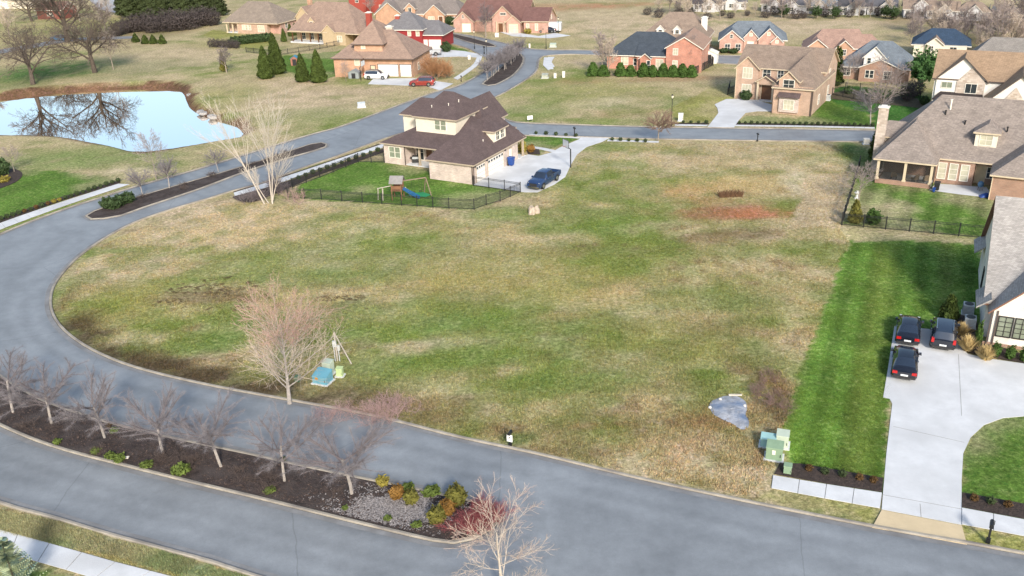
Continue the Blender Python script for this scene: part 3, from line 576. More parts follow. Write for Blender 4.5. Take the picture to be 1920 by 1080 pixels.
for x in (-15.15, -14.2): h.win('f', x, 3.9, .95, .82, 1.45, 1, 2, pane=glass_green)
for x in (-12.4, -11.8): h.win('f', x, 6.3, .3, .5, 2.0, 1, 2, pane=glass_dark)
h.door('f', -10.6, 6.3, .95, 2.1, door_brown); h.win('f', -8.6, 6.3, .8, 1.2, 1.3, 2, 2); h.col(-10.9, 4.3, 2.85, .24); h.col(-7.0, 4.3, 2.85, .24)
h.box('porch_slab', -13, -6.6, 4.0, 6.3, .0, .1, concrete)
h.door('r', 0, 1.95, 2.3, 2.15, door_white, 'garage_door', 4, 4); h.door('r', 0, 6.0, 4.3, 2.15, door_white, 'garage_door', 6, 4); h.door('r', 0, 10.1, .9, 2.05, door_white)
for y in (.4, 3.55, 8.6): h.box('wall_lantern', 0, .22, y-.12, y+.12, 2.2, 2.6, black_metal)
h.col(.1, 13.75, 2.85, .24); h.box('porch_slab', -4, .3, 12.4, 14.2, 0, .1, concrete); h.win('r', -4, 13.2, .6, 1, 1.6)
for x, y, z in ((-8.2,8.2,7.75), (-10.6,7.7,7.4), (-7.4,9.6,8.0), (-1.2,5.0,4.2)): h.vent(x, y, z, .25, .05)
h.spout(-.08, -.06, 2.8, fascia_dk); h.spout(-13.0, 3.84, 2.8, fascia_dk); h.spout(.06, .1, 2.8, fascia_dk); H1 = h

# two-storey tan brick house
h = House('two_storey_house', 'tan brick two-storey house with front gables, taupe roof and arched porch across the street', (1519.25,218), -30, tan_brick, sh_tan, fascia_cream)
h.wall(-6, 0, 0, 14, 4.45); h.roof(-6, 0, 0, 15, 4.45, 3.6, 'y', (8.0, 1), oh=.35)
h.wall(-14.2, 0, 8.3, 18, 5.4, gx=2.75); h.roof(-14.2, 0, 8.3, 18, 5.4, 2.75, 'x', oh=.35)
h.wall(-14.35, -10.7, 7.9, 13, 5.35, gy=1.75); h.roof(-14.35, -10.7, 7.9, 13.4, 5.35, 1.75, 'y', oh=.35)
h.wall(-5.3, -2.3, -.12, 4, 5.35, 4.0, gy=1.35); h.roof(-5.3, -2.3, -.12, 4.6, 5.35, 1.35, 'y', oh=.32)
h.win('f', -3.75, -.12, 4.05, 1.6, 1.35, 2, 2, pane=glass_dark)
h.box('garage_bay', -5.0, -1.95, -.28, 0, .35, 2.7, pale_brick); h.win('f', -3.45, -.28, .8, 1.5, 1.5, 3, 2, pane=glass_blind)
h.shed([(-5.2,-.7,2.85), (-1.75,-.7,2.85), (-1.75,.05,3.5), (-5.2,.05,3.5)], mat=sh_brown)
h.win('f', -12.5, 7.9, 3.55, 1.5, 1.7, 3, 2, pane=glass_blind); h.win('f', -12.5, 7.9, .75, 1.5, 1.7, 3, 2, pane=glass_blind)
h.win('f', -9.4, 8.3, 3.9, 1.2, 1.2, 2, 2, pane=glass_dark); h.win('f', -7.1, 8.3, 3.9, .9, 1.2, 2, 2, pane=glass_dark)
h.wall(-10.7, -7.7, 7.4, 8.35, 3.3, 2.75, gy=.9); h.roof(-10.7, -7.7, 7.2, 8.5, 3.3, .9, 'y', oh=.25, mat=sh_brown)
h.col(-10.5, 7.5, 3.2, .3); h.col(-7.9, 7.5, 3.2, .3); h.door('f', -9.2, 8.3, 1.7, 2.5, door_brown); h.box('porch_slab', -10.8, -7.5, 7.2, 8.3, 0, .12, concrete)
h.door('l', -6, 3.6, 2.5, 2.2, door_white, 'garage_door', 0, 4); h.win('r', 0, 12, .9, 1, 1.5); h.win('r', 0, 12, 3.7, 1, 1.4); h.win('r', 0, 5, .9, 1, 1.4)
h.spout(.06, -.06, 4.3, fascia_dk); h.spout(-.1, -.06, 4.3, fascia_dk); h.spout(-14.4, 7.85, 5.2); h.spout(-6.06, -.05, 4.3, fascia_dk); H2 = h

# brick house with screened porch at the right edge
h = House('screened_porch_house', 'sprawling brick house with speckled grey roof, screened porch and stone chimney at right edge', (1743.3,354.5), -30, brown_brick, shingle('shingle_speckled', (.235,.20,.175), 1.4), fascia_cream)
h.wall(-6.3, 13, 4.6, 18, 3.25); h.roof(-6.5, 20, 3.2, 18.2, 3.25, 5.7, 'x', (5.4, 6)); h.roof(-6.5, .1, .1, 12, 3.25, 3.35, 'y', (5.2, 1), oh=.3)
h.box('porch_curb', -6.3, 0, .02, .32, 0, .55, brown_brick); h.box('porch_curb', -6.3, -6.0, .32, 4.6, 0, .55, brown_brick); h.box('porch_floor', -6, 0, .3, 4.6, 0, .12, concrete)
screen = bpy.data.materials.new('insect_screen'); screen.use_nodes = True; bs = screen.node_tree.nodes['Principled BSDF']; bs.inputs['Base Color'].default_value = (.02,.02,.02,1); bs.inputs['Alpha'].default_value = .45; bs.inputs['Roughness'].default_value = .7
for x in (-6.15, -3.05, -.1): h.col(x, .17, 3.2, .3, fascia_cream, .5)
h.col(-6.15, 4.4, 3.2, .3, fascia_cream, .5); h.box('porch_beam', -6.3, .05, .05, .3, 2.95, 3.25, fascia_cream)
for x0, x1 in ((-6.0,-3.2), (-2.9,-.25)): h.box('screen', x0, x1, .16, .175, .56, 2.94, screen)
h.box('screen', -6.16, -6.145, .35, 4.2, .56, 2.94, screen)
h.wall(.1, 4.3, 3.0, 5, 3.2); h.wall(6.5, 20, -1.3, 12, 3.2); h.roof(6.5, 20, -1.3, 14, 3.2, 5.0, 'y', (6.5, 1))
for x in (.8, 2.05, 3.3): h.win('f', x, 3.0, .6, .8, 1.9, 1, 3, pane=glass_blind)
h.door('f', 4.95, 4.6, .95, 2.2, M('door_cream', (.55,.48,.33), .5)); h.win('f', 6.0, 4.6, .8, .7, 1.3)
h.wall(3.7, 6.1, 4.7, 9, 6.3, 3.6, cream); h.roof(3.7, 6.1, 4.7, 8.5, 6.3, .7, 'y', (1.0, 0), oh=.3); h.win('f', 4.9, 4.7, 4.75, 1.3, 1.2, 2, 2, pane=glass_blind)
h.wall(-7.3, -6.3, 7.0, 10.5, 4.2, 2.9, cream); h.roof(-7.6, -3, 7.0, 10.5, 4.2, 1.4, 'x', (.9, 0), oh=.3)
c_ = h.chim(-7.15, 6.2, 0, 7.9, 1.1, .9, stone_w)
for x, y, z in ((-.2,8.2,7.4), (2.2,7.2,6.6), (6.9,6.6,6.4)): h.vent(x, y, z, .25, .09, black_metal)
h.vent(.2, 8.9, 7.9, 1.0, .1); h.spout(6.45, -1.36, 3.1); h.spout(.2, 0, 3.1, fascia_dk); H3 = h

# white brick house cut off by the right edge
h = House('white_gable_house', 'white painted brick house with steep grey gables beside the parked cars at right', (1848.6,645.2), -25, white_brick, shingle('shingle_light_grey', (.30,.285,.27), 1.35), M('fascia_wood', (.20,.10,.065), .6, .15))
h.wall(-.35, 15, 1.4, 16, 3.3, gx=6.4); h.roof(-.35, 15, 1.4, 16, 3.3, 6.4, 'x', oh=.35)
h.wall(.1, 8.7, 0, 8.6, 3.3, gy=4.3); h.roof(.1, 8.7, 0, 9.5, 3.3, 4.3, 'y', oh=.42)
for y0 in (.3, 12.6): h.shed([(-1.2,y0,3.05), (-.2,y0,3.85), (-.2,y0+3.4,3.85), (-1.2,y0+3.4,3.05)], t=.14)
dkf = M('window_frame_dark', (.03,.028,.026), .5)
for x in (1.05, 2.25, 3.45, 4.65): h.win('f', x, 0, .95, .95, 1.65, 2, 4, frame=dkf, pane=glass_green)
h.win('l', -.35, 6.2, 4.3, .7, 1.9, 1, 3, frame=dkf); h.win('l', -.35, 9.6, 1.0, .9, 1.7, 1, 3, frame=dkf); h.spout(-.02, -.08, 3.1, fascia_dk); h.spout(.4, -.07, 3.1, fascia_dk)
h.box('foundation', -.3, 8.9, -.05, 0, -.1, .25, brown_brick); H4 = h

# gabled white and stone house behind the speckled roof
q = at(1755.6,145.2,6.0)
h = House('stone_gable_house', 'tall white and stone house with tan roof and twin gables behind the speckled grey roof', (1755.6,145.2,6.0), -28, white_wall, shingle('shingle_tan2', (.29,.205,.135)), fascia_dk)
h.wall(-.2, 11.5, .3, 9.5, 6.0, gx=3.3); h.roof(-.2, 11.5, .3, 9.5, 6.0, 3.3, 'x', oh=.35); h.wall(.1, 6.9, 0, 5, 5.9, gy=3.2); h.roof(.1, 6.9, 0, 6, 5.9, 3.2, 'y', oh=.35)
h.wall(2.9, 6.75, -.12, 3, 5.6, 3.0, stone_w, gy=2.3); h.win('f', 4.95, -.12, 4.0, 1.5, 1.35, 2, 1, frame=white_trim); h.win('f', 1.6, 0, 4.6, 1.4, .8, 2, 1, pane=glass_green)
h.shed([(-.1,-1.6,3.1), (7.0,-1.6,3.1), (6.6,.05,4.0), (.9,.05,4.0)], mat=metal_dark); h.box('porch_beam', -.05, 6.9, -1.5, -1.25, 2.7, 3.05, white_trim)
h.wall(7.3, 15.5, -4.6, 5, 3.9, gy=3.9); h.roof(7.3, 15.5, -4.6, 5.5, 3.9, 3.9, 'y', oh=.4); h.wall(9, 12.6, -4.75, -3, 3.6, 1, stone_w, gy=2.6); h.col(-.05, -1.4, 2.8, .2)

# far houses
h = House('vent_roof_house', 'grey brown hipped roof house with roof vents behind the tan gables at right edge', (1880,163), -28, orange_brick, sh_grey, white_trim)
h.wall(-7, 7, 0, 10, 3.2); h.roof(-7, 7, 0, 10, 3.2, 4.2, 'x', (4, 4.5)); h.win('f', 2, 0, .9, 1.2, 1.4); h.win('f', 5, 0, .9, 1.2, 1.4)
for x in (-1.8, -.6, .4, 1.4): h.vent(x, 5.6, 7.2, .2, .12, black_metal)
h = House('grey_roof_house', 'grey roofed house with white gable over brown brick behind the iron fence', (1611,152), -28, brown_brick, sh_blue, white_trim)
h.wall(-3.6, 8, 1.2, 10, 2.5); h.roof(-3.6, 8.2, 1.2, 10.5, 2.5, 3.7, 'x', (4.2, 4)); h.wall(-.2, 6.7, 0, 5, 2.5, gy=1.5); h.roof(-.2, 6.7, 0, 6, 2.5, 1.5, 'y', oh=.35)
h.wall(.3, 3.9, .4, 5, 4.3, 2.3, white_wall, gy=1.8); h.roof(.3, 3.9, .4, 6, 4.3, 1.8, 'y', oh=.3); h.win('f', 1.2, .4, 3.2, .55, .9, 1, 2)
for x in (1.2, 1.95): h.win('f', x, 0, .7, .6, 1.3, 1, 2)
h.win('f', 4.6, 0, .6, 1.2, 1.4, 2, 2); h.win('f', -2.5, 1.2, .7, 1.2, 1.3, 2, 2)
h = House('navy_roof_house', 'small cream house with deep blue hipped roof at the wood edge', (1737,108), -25, cream, sh_navy, white_trim)
h.wall(-2.6, 7, 0, 8, 2.6); h.roof(-2.8, 7.4, .3, 8.5, 2.6, 2.4, 'x', (3, 3)); h.wall(-.2, 2.6, -.8, 4, 2.9, gy=1.1); h.roof(-.2, 2.6, -.8, 5, 2.9, 1.1, 'y', oh=.35, mat=sh_tan); h.win('f', .6, -.8, 1.5, .7, .9); h.win('f', 4.6, 0, 1, 1.2, 1.2, 2, 2)
h = House('peach_gable_house', 'peach brick house with pinkish taupe roof and two gables behind the taupe roof', (1517,112), -14, orange_brick, shingle('shingle_pink', (.30,.20,.16)), white_trim)
h.wall(-.6, 11, 1, 9, 2.3); h.roof(-.6, 11, 1, 9, 2.3, 2.9, 'x', (3, 1.5)); h.wall(-1.0, 3.6, 0, 5, 2.2, gy=1.8); h.roof(-1.0, 3.6, 0, 6, 2.2, 1.8, 'y', oh=.35); h.wall(5, 8, -.3, 5, 2.5, gy=1.3); h.roof(5, 8, -.3, 6, 2.5, 1.3, 'y', oh=.3); h.win('f', 6.5, -.3, 1.0, .7, 1.1); h.win('f', 1.3, 0, .8, 1.2, 1.1, 2, 2); h.roof(8.5, 14, 2, 8, 2.2, 2.0, 'x', (0, 2)); h.wall(8.5, 14, 2, 8, 2.2)
h = House('blue_roof_brick_house', 'red brick house with blue grey roof and three white-trimmed gables by the field', (1348,98), -14, pink_brick, sh_blue, white_trim)
h.wall(0, 13.4, 1, 9, 2.6); h.roof(0, 13.6, 1, 10, 2.6, 3.0, 'x', (3.5, 3.5)); h.wall(0, 4.9, -.5, 5, 2.6, gy=2.0); h.roof(0, 4.9, -.5, 6, 2.6, 2.0, 'y', oh=.3)
h.wall(5.0, 7.8, .4, 5, 3.1, gy=1.5); h.roof(5.0, 7.8, .4, 6, 3.1, 1.5, 'y', oh=.28); h.wall(8.0, 12.2, 0, 5, 2.8, gy=2.1); h.roof(8.0, 12.2, 0, 6, 2.8, 2.1, 'y', oh=.28); h.wall(10.6, 12.9, -.5, 3, 2.3, gy=1.1); h.roof(10.6, 12.9, -.5, 4, 2.3, 1.1, 'y', oh=.22)
for x, y in ((1.7,-.5), (3.9,-.5)): h.win('f', x, y, .5, 1.0, 1.3, 2, 2)
for x, y, z in ((6.4,.4,3.4), (10.0,0,3.6), (11.75,-.5,2.1)): h.win('f', x, y, z, .5, .5, 1, 1, pane=glass_blind)
h.win('f', 2.4, -.5, 3.1, .5, .7, 1, 2); h.door('f', 6.4, .4, 1.1, 2.1, white_trim)
h = House('slate_roof_brick_house', 'orange red brick house with dark slate hipped roof behind the clipped evergreen hedge', (1246,132), -20, brick('red_brick2', (.42,.15,.095), 1.3), sh_slate, white_trim)
h.wall(-11.6, .5, 0, 10, 2.9); h.roof(-11.8, 3, 0, 10.5, 2.9, 3.5, 'x', (5, 4)); h.wall(-5.4, .6, -.8, 6, 2.95, mat=h.w); h.roof(-5.4, .6, -.8, 5, 2.9, 1.6, 'x', (0, 0), oh=.3); h.wall(.4, 7.2, -1.2, 9, 4.6, gy=2.0); h.roof(.4, 7.2, -1.2, 10, 4.6, 2.0, 'y', oh=.32, mat=M('roof_tan_flat', (.30,.2,.15), .9))
h.wall(-4.6, -2.6, -1.7, .5, 2.6, gy=.8); h.roof(-4.6, -2.6, -1.8, 1, 2.6, .8, 'y', oh=.25)
for z in (1.0, 3.3): h.win('f', 2.2, -1.2, z, .85, 1.15, 2, 2, pane=glass_blind)
h.win('f', -8, 0, .9, 1.3, 1.4, 2, 2, pane=glass_blind); h.win('f', -.9, -.8, .3, 1.3, 1.9, 2, 1, pane=glass_blind); h.win('f', -2.9, -1.7, .4, .6, 1.7, 1, 2); h.win('f', -5.9, 0, .8, .6, 1.3, 1, 2); h.win('l', -11.6, 4, .9, 1.2, 1.3)
h = House('taupe_roof_house', 'tan brick house with broad taupe roof and white dormers behind the slate roof', (1292,103), -20, tan_brick, sh_tan, white_trim)
h.wall(-11, 3, 0, 12, 3.2); h.roof(-11, 3, 0, 12.5, 3.2, 4.6, 'x', (5.5, 3.5)); h.wall(-.8, 3.4, -2, 6, 3.5, gy=2.3); h.roof(-.8, 3.4, -2, 7, 3.5, 2.3, 'y', oh=.3)
for x in (-6.5, -2.9): h.wall(x-.8, x+.8, 1.0, 4, 5.0, 3.5, white_wall, gy=.8); h.roof(x-.8, x+.8, 1.0, 5, 5.0, .8, 'y', oh=.2); h.win('f', x, 1.0, 4.2, .7, .7, 1, 2)
h.chim(2.2, 5, 3, 7.0, 1.2, .9, white_wall); h.win('r', 3.4, 1, .8, 1, 1.4); h.win('r', 3.0, 8, .8, 1, 1.4)
h = House('choc_roof_house', 'brick house with reddish brown roof and three cream-edged gables facing the boulevard', (972,61), -16, pink_brick, sh_choc, fascia_cream)
h.wall(-17, 7.6, 1, 10, 2.9); h.roof(-17, 2, 1.2, 10.5, 2.9, 4.1, 'x', (2, 0)); h.wall(1.6, 7.7, -.5, 8, 2.9, gx=2.3); h.roof(1.4, 7.7, -.5, 8.2, 2.9, 2.6, 'x', oh=.35)
h.wall(-16.8, -11.6, -.5, 6, 2.8, gy=2.2); h.roof(-16.8, -11.6, -.5, 7, 2.8, 2.2, 'y', oh=.4); h.wall(-6.8, -1, .2, 6, 3.6, gy=2.7); h.roof(-6.8, -1, .2, 7, 3.6, 2.7, 'y', oh=.4); h.wall(-2.8, .8, -.9, 3, 2.7, gy=1.5); h.roof(-2.8, .8, -.9, 4, 2.7, 1.5, 'y', oh=.35)
h.door('f', -1, -.9, 2.2, 2.1, M('door_pale', (.62,.55,.42), .5), 'garage_door', 0, 4); h.door('f', -13.4, -.5, 2.2, 2.1, door_white, 'garage_door', 0, 4); h.door('f', -4.6, .2, 1.2, 2.2, door_brown)
for x in (2.6, 4.8): h.win('f', x, -.5, .7, .6, 1.5, 1, 2, pane=glass_blind)
for z in (.9, 2.9): h.win('r', 7.7, 3.6, z, .6, .9, 1, 2)
for x in (-5.6, -3.4): h.col(x, -.1, 2.7, .22)
h.win('f', -3.9, .2, 4.2, 1.4, .5, 3, 1); h.win('f', -14.2, -.5, 3.4, .35, .8, 1, 2)
h = House('grey_brick_house', 'long tan brick house with grey roof and arched entry in the top row', (857,46), -14, orange_brick, shingle('shingle_mid', (.19,.165,.15)), white_trim)
h.wall(-23, 1, 0, 9, 2.9); h.roof(-23, 1.2, .2, 9.5, 2.9, 3.5, 'x', (2, 3)); h.wall(-8.4, -3, -1.4, 5, 2.9, gy=2.3); h.roof(-8.4, -3, -1.4, 6, 2.9, 2.3, 'y', oh=.4); h.wall(-22.4, -15, -1.2, 5, 2.9, gy=2.9); h.roof(-22.4, -15, -1.2, 6, 2.9, 2.9, 'y', oh=.45)
h.wall(-14.4, -11.6, 0, 4, 4.2, 2.8, gy=1.3); h.roof(-14.4, -11.6, 0, 5, 4.2, 1.3, 'y', oh=.3); h.win('f', -13, 0, 3.2, .8, 1.1, 2, 1); h.win('f', -6.6, -1.4, .6, 1.5, 1.6, 3, 2, pane=glass_blind); h.door('f', -4.0, -1.4, 1.1, 2.3, door_brown); h.win('f', -.8, 0, .7, 1.5, 1.2, 3, 2)
h = House('red_garage_house', 'dark red siding house with grey roof behind the orange brick house', (829.7,93), -14, barn_red, shingle('shingle_smoke', (.165,.16,.165)), white_trim)
h.wall(-9, 0, 0, 9, 3.4); h.roof(-9, .2, 0, 9, 3.4, 2.4, 'x', (2, 2.2)); h.wall(-13.5, -4.4, -.9, 8.5, 4.7); h.roof(-14, -4.4, -.9, 8.5, 4.7, 3.1, 'x', (4.2, 4.2))
for x in (-7.4, -5.4): h.win('f', x, -.9, 3.2, .7, 1.2, 1, 2, pane=glass_blind)
for x in (-5.2, -1.7): h.door('f', x if x > -4 else -4.9, 0, 2.7, 2.1, door_white, 'garage_door', 0, 4)
h.chim(-11, 2, 4, 7.2, 1.0, .8, bright_red)
h = House('hip_garage_house', 'orange brick house with taupe hipped roofs and two white garage doors past the conifers', (631.5,144), -14, orange_brick, sh_warm, fascia_dk)
h.wall(-.3, 5.6, 0, 9, 3.9); h.wall(5, 16, 1.2, 12, 3.9); h.roof(-.3, 16, .7, 12, 3.9, 4.3, 'x', (5.6, 5.6), oh=.5); h.roof(-.3, 5.6, 0, 9, 3.9, 1.7, 'y', (3.4, 1), oh=.5)
h.wall(3.7, 9.6, 1.7, 9.5, 6.7, 3.5); h.roof(3.7, 9.6, 1.7, 9.5, 6.7, 3.4, 'y', (3.5, 3.5), oh=.5); h.win('f', 5.6, 1.7, 5.35, .7, .95, 1, 2, pane=glass_blind)
h.door('f', 10.7, 1.2, 4.2, 2.35, door_white, 'garage_door', 0, 4); h.door('f', 14.4, 1.2, 2.3, 2.35, door_white, 'garage_door', 0, 4); h.door('f', 7.5, 1.2, .9, 2.1, fascia_cream); h.win('f', 4.7, 0, 2.4, .9, 1.2, 1, 2, pane=glass_blind); h.chim(9.4, 7.2, 5, 8.7, 1.3, .9, stone_w)
h.win('r', 16, 4.5, .9, 1, 1.3); h.spout(5.55, 1.0, 3.7, fascia_dk); h.spout(15.9, 1.1, 3.7, fascia_dk); HE = h
h = House('covered_porch_house', 'tan brick house with tall taupe roof and long covered back porch behind a lawn', (640,85), -25, M('tan_stucco', (.46,.36,.23), .8, .1), sh_warm, fascia_cream)
h.wall(-15, 1.4, 3, 12, 3); h.roof(-15.2, 4.5, .6, 12.5, 3, 6.0, 'x', (4.5, 6)); h.wall(-4.5, 1.2, .2, 6, 3); h.roof(-14.6, -4, .2, 5, 2.9, 1.2, 'x', oh=.2); h.wall(-5.2, -1.6, .1, 4, 3, gy=1.6); h.roof(-5.2, -1.6, .1, 5, 3, 1.6, 'y', oh=.25); h.wall(-15.4, -11, 4, 9, 5.6, gy=2.4); h.roof(-15.4, -11, 4, 9, 5.6, 2.4, 'y', oh=.3)
h.wall(-10.4, -8.8, 2.2, 5, 5.0, 3, gy=.9); h.roof(-10.4, -8.8, 2.2, 6, 5.0, .9, 'y', oh=.2); h.win('f', -9.6, 2.2, 4.1, .8, .8, 2, 1)
for x in (-14.4, -11.8, -9.2, -6.8): h.col(x, .5, 2.9, .22, door_brown)
for x in (-12.9, -10.4, -8): h.win('f', x, 3, .5, 1.0, 1.7, 2, 2)
h.win('f', -.4, .2, .8, 1.2, 1.3, 2, 2, pane=glass_blind); h.box('porch_slab', -15, -4.5, .2, 3, 0, .35, concrete); h.chim(-13.6, 8, 6, 9.5, .9, .9, orange_brick); h.chim(7.0, 2.4, 2.5, 7.4, 1.2, 1.0, bright_red); h.wall(3.5, 8.5, 2, 9, 3); h.roof(3, 9, 2, 9, 3, 2.2, 'x', (0, 2))
h = House('broad_hip_house', 'tan house with broad grey brown hipped roof and corner porch left of the conifers', (503,64.5), -23, tan_brick, shingle('shingle_ash', (.225,.185,.15)), fascia_cream)
h.wall(-9.5, 0, 0, 11, 3.0); h.wall(-13.2, -9, 2.6, 10, 3.0, mat=h.w); h.roof(-13.6, 3.2, 0, 11.5, 3.0, 4.4, 'x', (4.2, 6)); h.wall(-.2, 3.1, 1.5, 11, 3.0, mat=pink_brick)
for x in (-13.2, -11.3, -9.6): h.col(x, .3, 2.9, .3)
for x in (-7.6, -6.6, -5.6): h.win('f', x, 0, 1.0, .7, 1.2, 1, 2, pane=glass_blind)
h.win('f', -2, 0, .6, 1.9, 1.6, 3, 2, pane=glass_blind); h.win('r', 3.1, 4, 1.2, .9, 1.3); h.wall(-14.2, -11.4, 2.4, 6, 3.2, gy=1.2); h.roof(-14.2, -11.4, 2.4, 7, 3.2, 1.2, 'y', oh=.35); h.box('porch_slab', -13.4, -9.5, .1, 2.6, 0, .2, concrete)
h = House('far_red_house', 'bright red brick two-storey house with navy roof behind the covered porch roof', (742,24), -18, bright_red, sh_navy, white_trim)
h.wall(-15, 0, 0, 9, 4.6, gx=2.6); h.roof(-15, .2, 0, 9, 4.6, 2.6, 'x'); h.wall(-14.4, -9, -1, 5, 4.6, gy=2.4); h.roof(-14.4, -9, -1, 6, 4.6, 2.4, 'y', oh=.35)
for x in (-4.6, -2.4): h.win('f', x, 0, .9, 1, 1.3, 2, 2, pane=glass_blind)
h.win('f', -11.8, -1, 3, .9, 1.2)
h = House('dark_red_barn', 'low dark red farm building among bare trees at top left', (120,36), -12, M('faded_red_wall', (.20,.075,.06), .9, .25), shingle('shingle_rust', (.16,.085,.07)), white_trim)
h.wall(-9, 0, 0, 7, 2.8, gx=1.9); h.roof(-9, 0, 0, 7, 2.8, 1.9, 'x'); h.win('f', -5, 0, 1, .8, 1); h.win('f', -3.9, 0, 1, .8, 1)
h = House('pale_roof_barn', 'cream metal roofed shed cut by the top left corner', (40,16), -8, cream, M('pale_metal_roof', (.68,.60,.50), .5, .08), white_trim)
h.wall(-20, 4, 0, 10, 3.0, gx=2.0); h.roof(-20, 4, 0, 10, 3.0, 2.0, 'x', oh=.5); h.door('f', -6, 0, 3, 2.5, door_white, 'barn_door', 0, 4)
far_roofs = [sh_char, sh_slate, shingle('shingle_far', (.10,.10,.11)), sh_blue, sh_tan]
FAR = [(1325,22,'leftmost of the far white row, half hidden by a dark tree'),(1372,18,'with a charcoal roof, second from left in the far row'),(1448,22,'third from left in the far row above the field'),(1492,25,'broad and low, with a navy black roof above the field edge'),(1545,27,'with a twin gable front, right of the broad low one'),(1598,28,'with a grey roof just left of the tall bare trees'),(1652,28,'half hidden behind dark blue green trees in the far row'),(1722,33,'with a tall bright gable, tallest of the far row'),(1765,36,'with a tan roof next to the tallest far gable'),(1822,38,'low, with a hipped tan roof and sunlit end gable'),(1890,42,'with a dark hipped roof, rightmost in the top corner')]
for i, (px, py, lb) in enumerate(FAR):
    rr = random.Random(i+5); h = House('far_white_house', 'white house '+lb, (px,py), -18+rr.uniform(-8, 8), M('far_white_siding', (.50,.50,.51), .7, .1), far_roofs[(i*2+(1 if i in (3, 10) else 0)) % 5 if i < 8 else (4 if i < 10 else 0)], white_trim); h.r['group'] = 'white houses in the far row'; h.r.scale = (1.0, .8, .74)
    w = rr.uniform(5.5, 8); h.wall(-w/2, w/2, 0, 7, 2.9, gx=2.4); h.roof(-w/2, w/2, 0, 7, 2.9, 2.4, 'x', (2, 2) if i in (3, 9, 10) else (0, 0)); g = rr.uniform(-1.5, 1.2); h.wall(g-1.6, g+1.6, -1.2, 4, 3.0+(1.2 if i == 7 else 0), gy=1.9); h.roof(g-1.6, g+1.6, -1.2, 5, 3.0+(1.2 if i == 7 else 0), 1.9, 'y', oh=.3)
    h.win('f', g, -1.2, .9, 1.1, 1.3, 2, 2); h.win('f', -w/2+.9 if g > 0 else w/2-.9, 0, .9, .8, 1.2)
# ------------------------------------------------------------------ bare trees
def grow(T, Cm, p, d, L_, r, lev, cfg, R):
    seg = 4 if lev == 0 else 3; mbx = T if lev <= cfg.get('limb', 1) else (cfg['tipmb'] if cfg.get('tipmb') and lev+1 >= len(cfg['n']) and p.z > cfg.get('tipz', 0) else Cm); n = (7, 5, 4, 3, 3, 3)[lev]
    pts = [p.copy()]; dirs = []; rr = [r]; jit = cfg['jit'][lev]; up = cfg['up'][lev]
    for i in range(seg):
        d = (d + Vector((R.gauss(0, jit), R.gauss(0, jit), R.gauss(0, jit)*.7 + up))).normalized(); q = pts[-1] + d*(L_/seg); r2 = max(cfg['rmin'], rr[-1]*cfg['taper'][lev])
        mbx.tube(pts[-1], q, rr[-1], r2, n); (cfg['segs'].append((*pts[-1], *q)) if lev >= cfg.get('hz', 1) else None); pts.append(q); dirs.append(d); rr.append(r2)
    if lev+1 >= len(cfg['n']): return
    k = cfg['n'][lev]; ph = R.random()*6.28
    for i in range(k):
        t = cfg['start'][lev] + (1-cfg['start'][lev])*(i+R.random()*.8)/k; t = min(.99, t); j = min(seg-1, int(t*seg)); f = t*seg-j
        b0 = pts[j].lerp(pts[j+1], f); dd = dirs[j]; ph += 2.4+R.gauss(0, .4)
        a_ = dd.cross(Vector((.2, .3, .9))).normalized(); c_ = dd.cross(a_); ang = math.radians(R.gauss(cfg['ang'][lev], 9))
        nd = (dd*math.cos(ang) + (a_*math.cos(ph)+c_*math.sin(ph))*math.sin(ang)).normalized()
        grow(T, Cm, b0, nd, L_*cfg['len'][lev]*(1.15-.5*(t if lev else t*.6))*R.uniform(.75, 1.2), max(cfg['rmin'], (rr[j]+(rr[j+1]-rr[j])*f)*cfg['rad'][lev]), lev+1, cfg, R)
TREES = {}
def haze_twigs(segs, n, ln, wd, seed, mats, zsplit=None):
    """finest twigs: thin blades springing from the branchlets"""
    S_ = np.array(segs); rs = np.random.RandomState(seed); L_ = np.linalg.norm(S_[:,3:]-S_[:,:3], axis=1); k = rs.choice(len(S_), n, p=L_/L_.sum()); t = rs.rand(n, 1); B = S_[k,:3]*(1-t)+S_[k,3:]*t; d = (S_[k,3:]-S_[k,:3])/L_[k][:,None]; d = d+rs.normal(0, .8, (n, 3))+np.array([0,0,.15]); d /= np.linalg.norm(d, axis=1)[:,None]; s = np.cross(d, rs.normal(size=(n, 3))); s /= np.linalg.norm(s, axis=1)[:,None]; l = rs.uniform(.5, 1.2, n)[:,None]*ln; V = np.stack([B-s*wd, B+s*wd, B+d*l], 1); out = []
    m = (B[:,2] > zsplit+rs.normal(0, .5, n)) if zsplit else np.zeros(n, bool)
    for sel, mt in ((~m, mats[0]), (m, mats[-1])):
        if sel.any(): out.append(quads_mesh('twig_tips', V[sel].reshape(-1, 3), 3, mt))
    return out
def tree_mesh(key, cfg, seed, bark, twig, starts=None, tip=None, hz=None):
    R = random.Random(seed); T = MB(); Cm = MB(); tm = MB() if tip else None; cfg = dict(cfg, tipmb=tm, segs=[])
    for (p, d, L_, r) in (starts or [((0,0,-.1), (R.gauss(0,.04), R.gauss(0,.04), 1), cfg['L'], cfg['r'])]): grow(T, Cm, Vector(p), Vector(d).normalized(), L_, r, 0, cfg, R)
    TREES[key] = (T.mesh('trunk', bark), Cm.mesh('crown', twig)) + ((tm.mesh('twig_tips', tip),) if tip else ()) + (tuple(haze_twigs(cfg['segs'], hz[0], hz[1], hz[2], seed, hz[3], *hz[4:])) if hz else ())
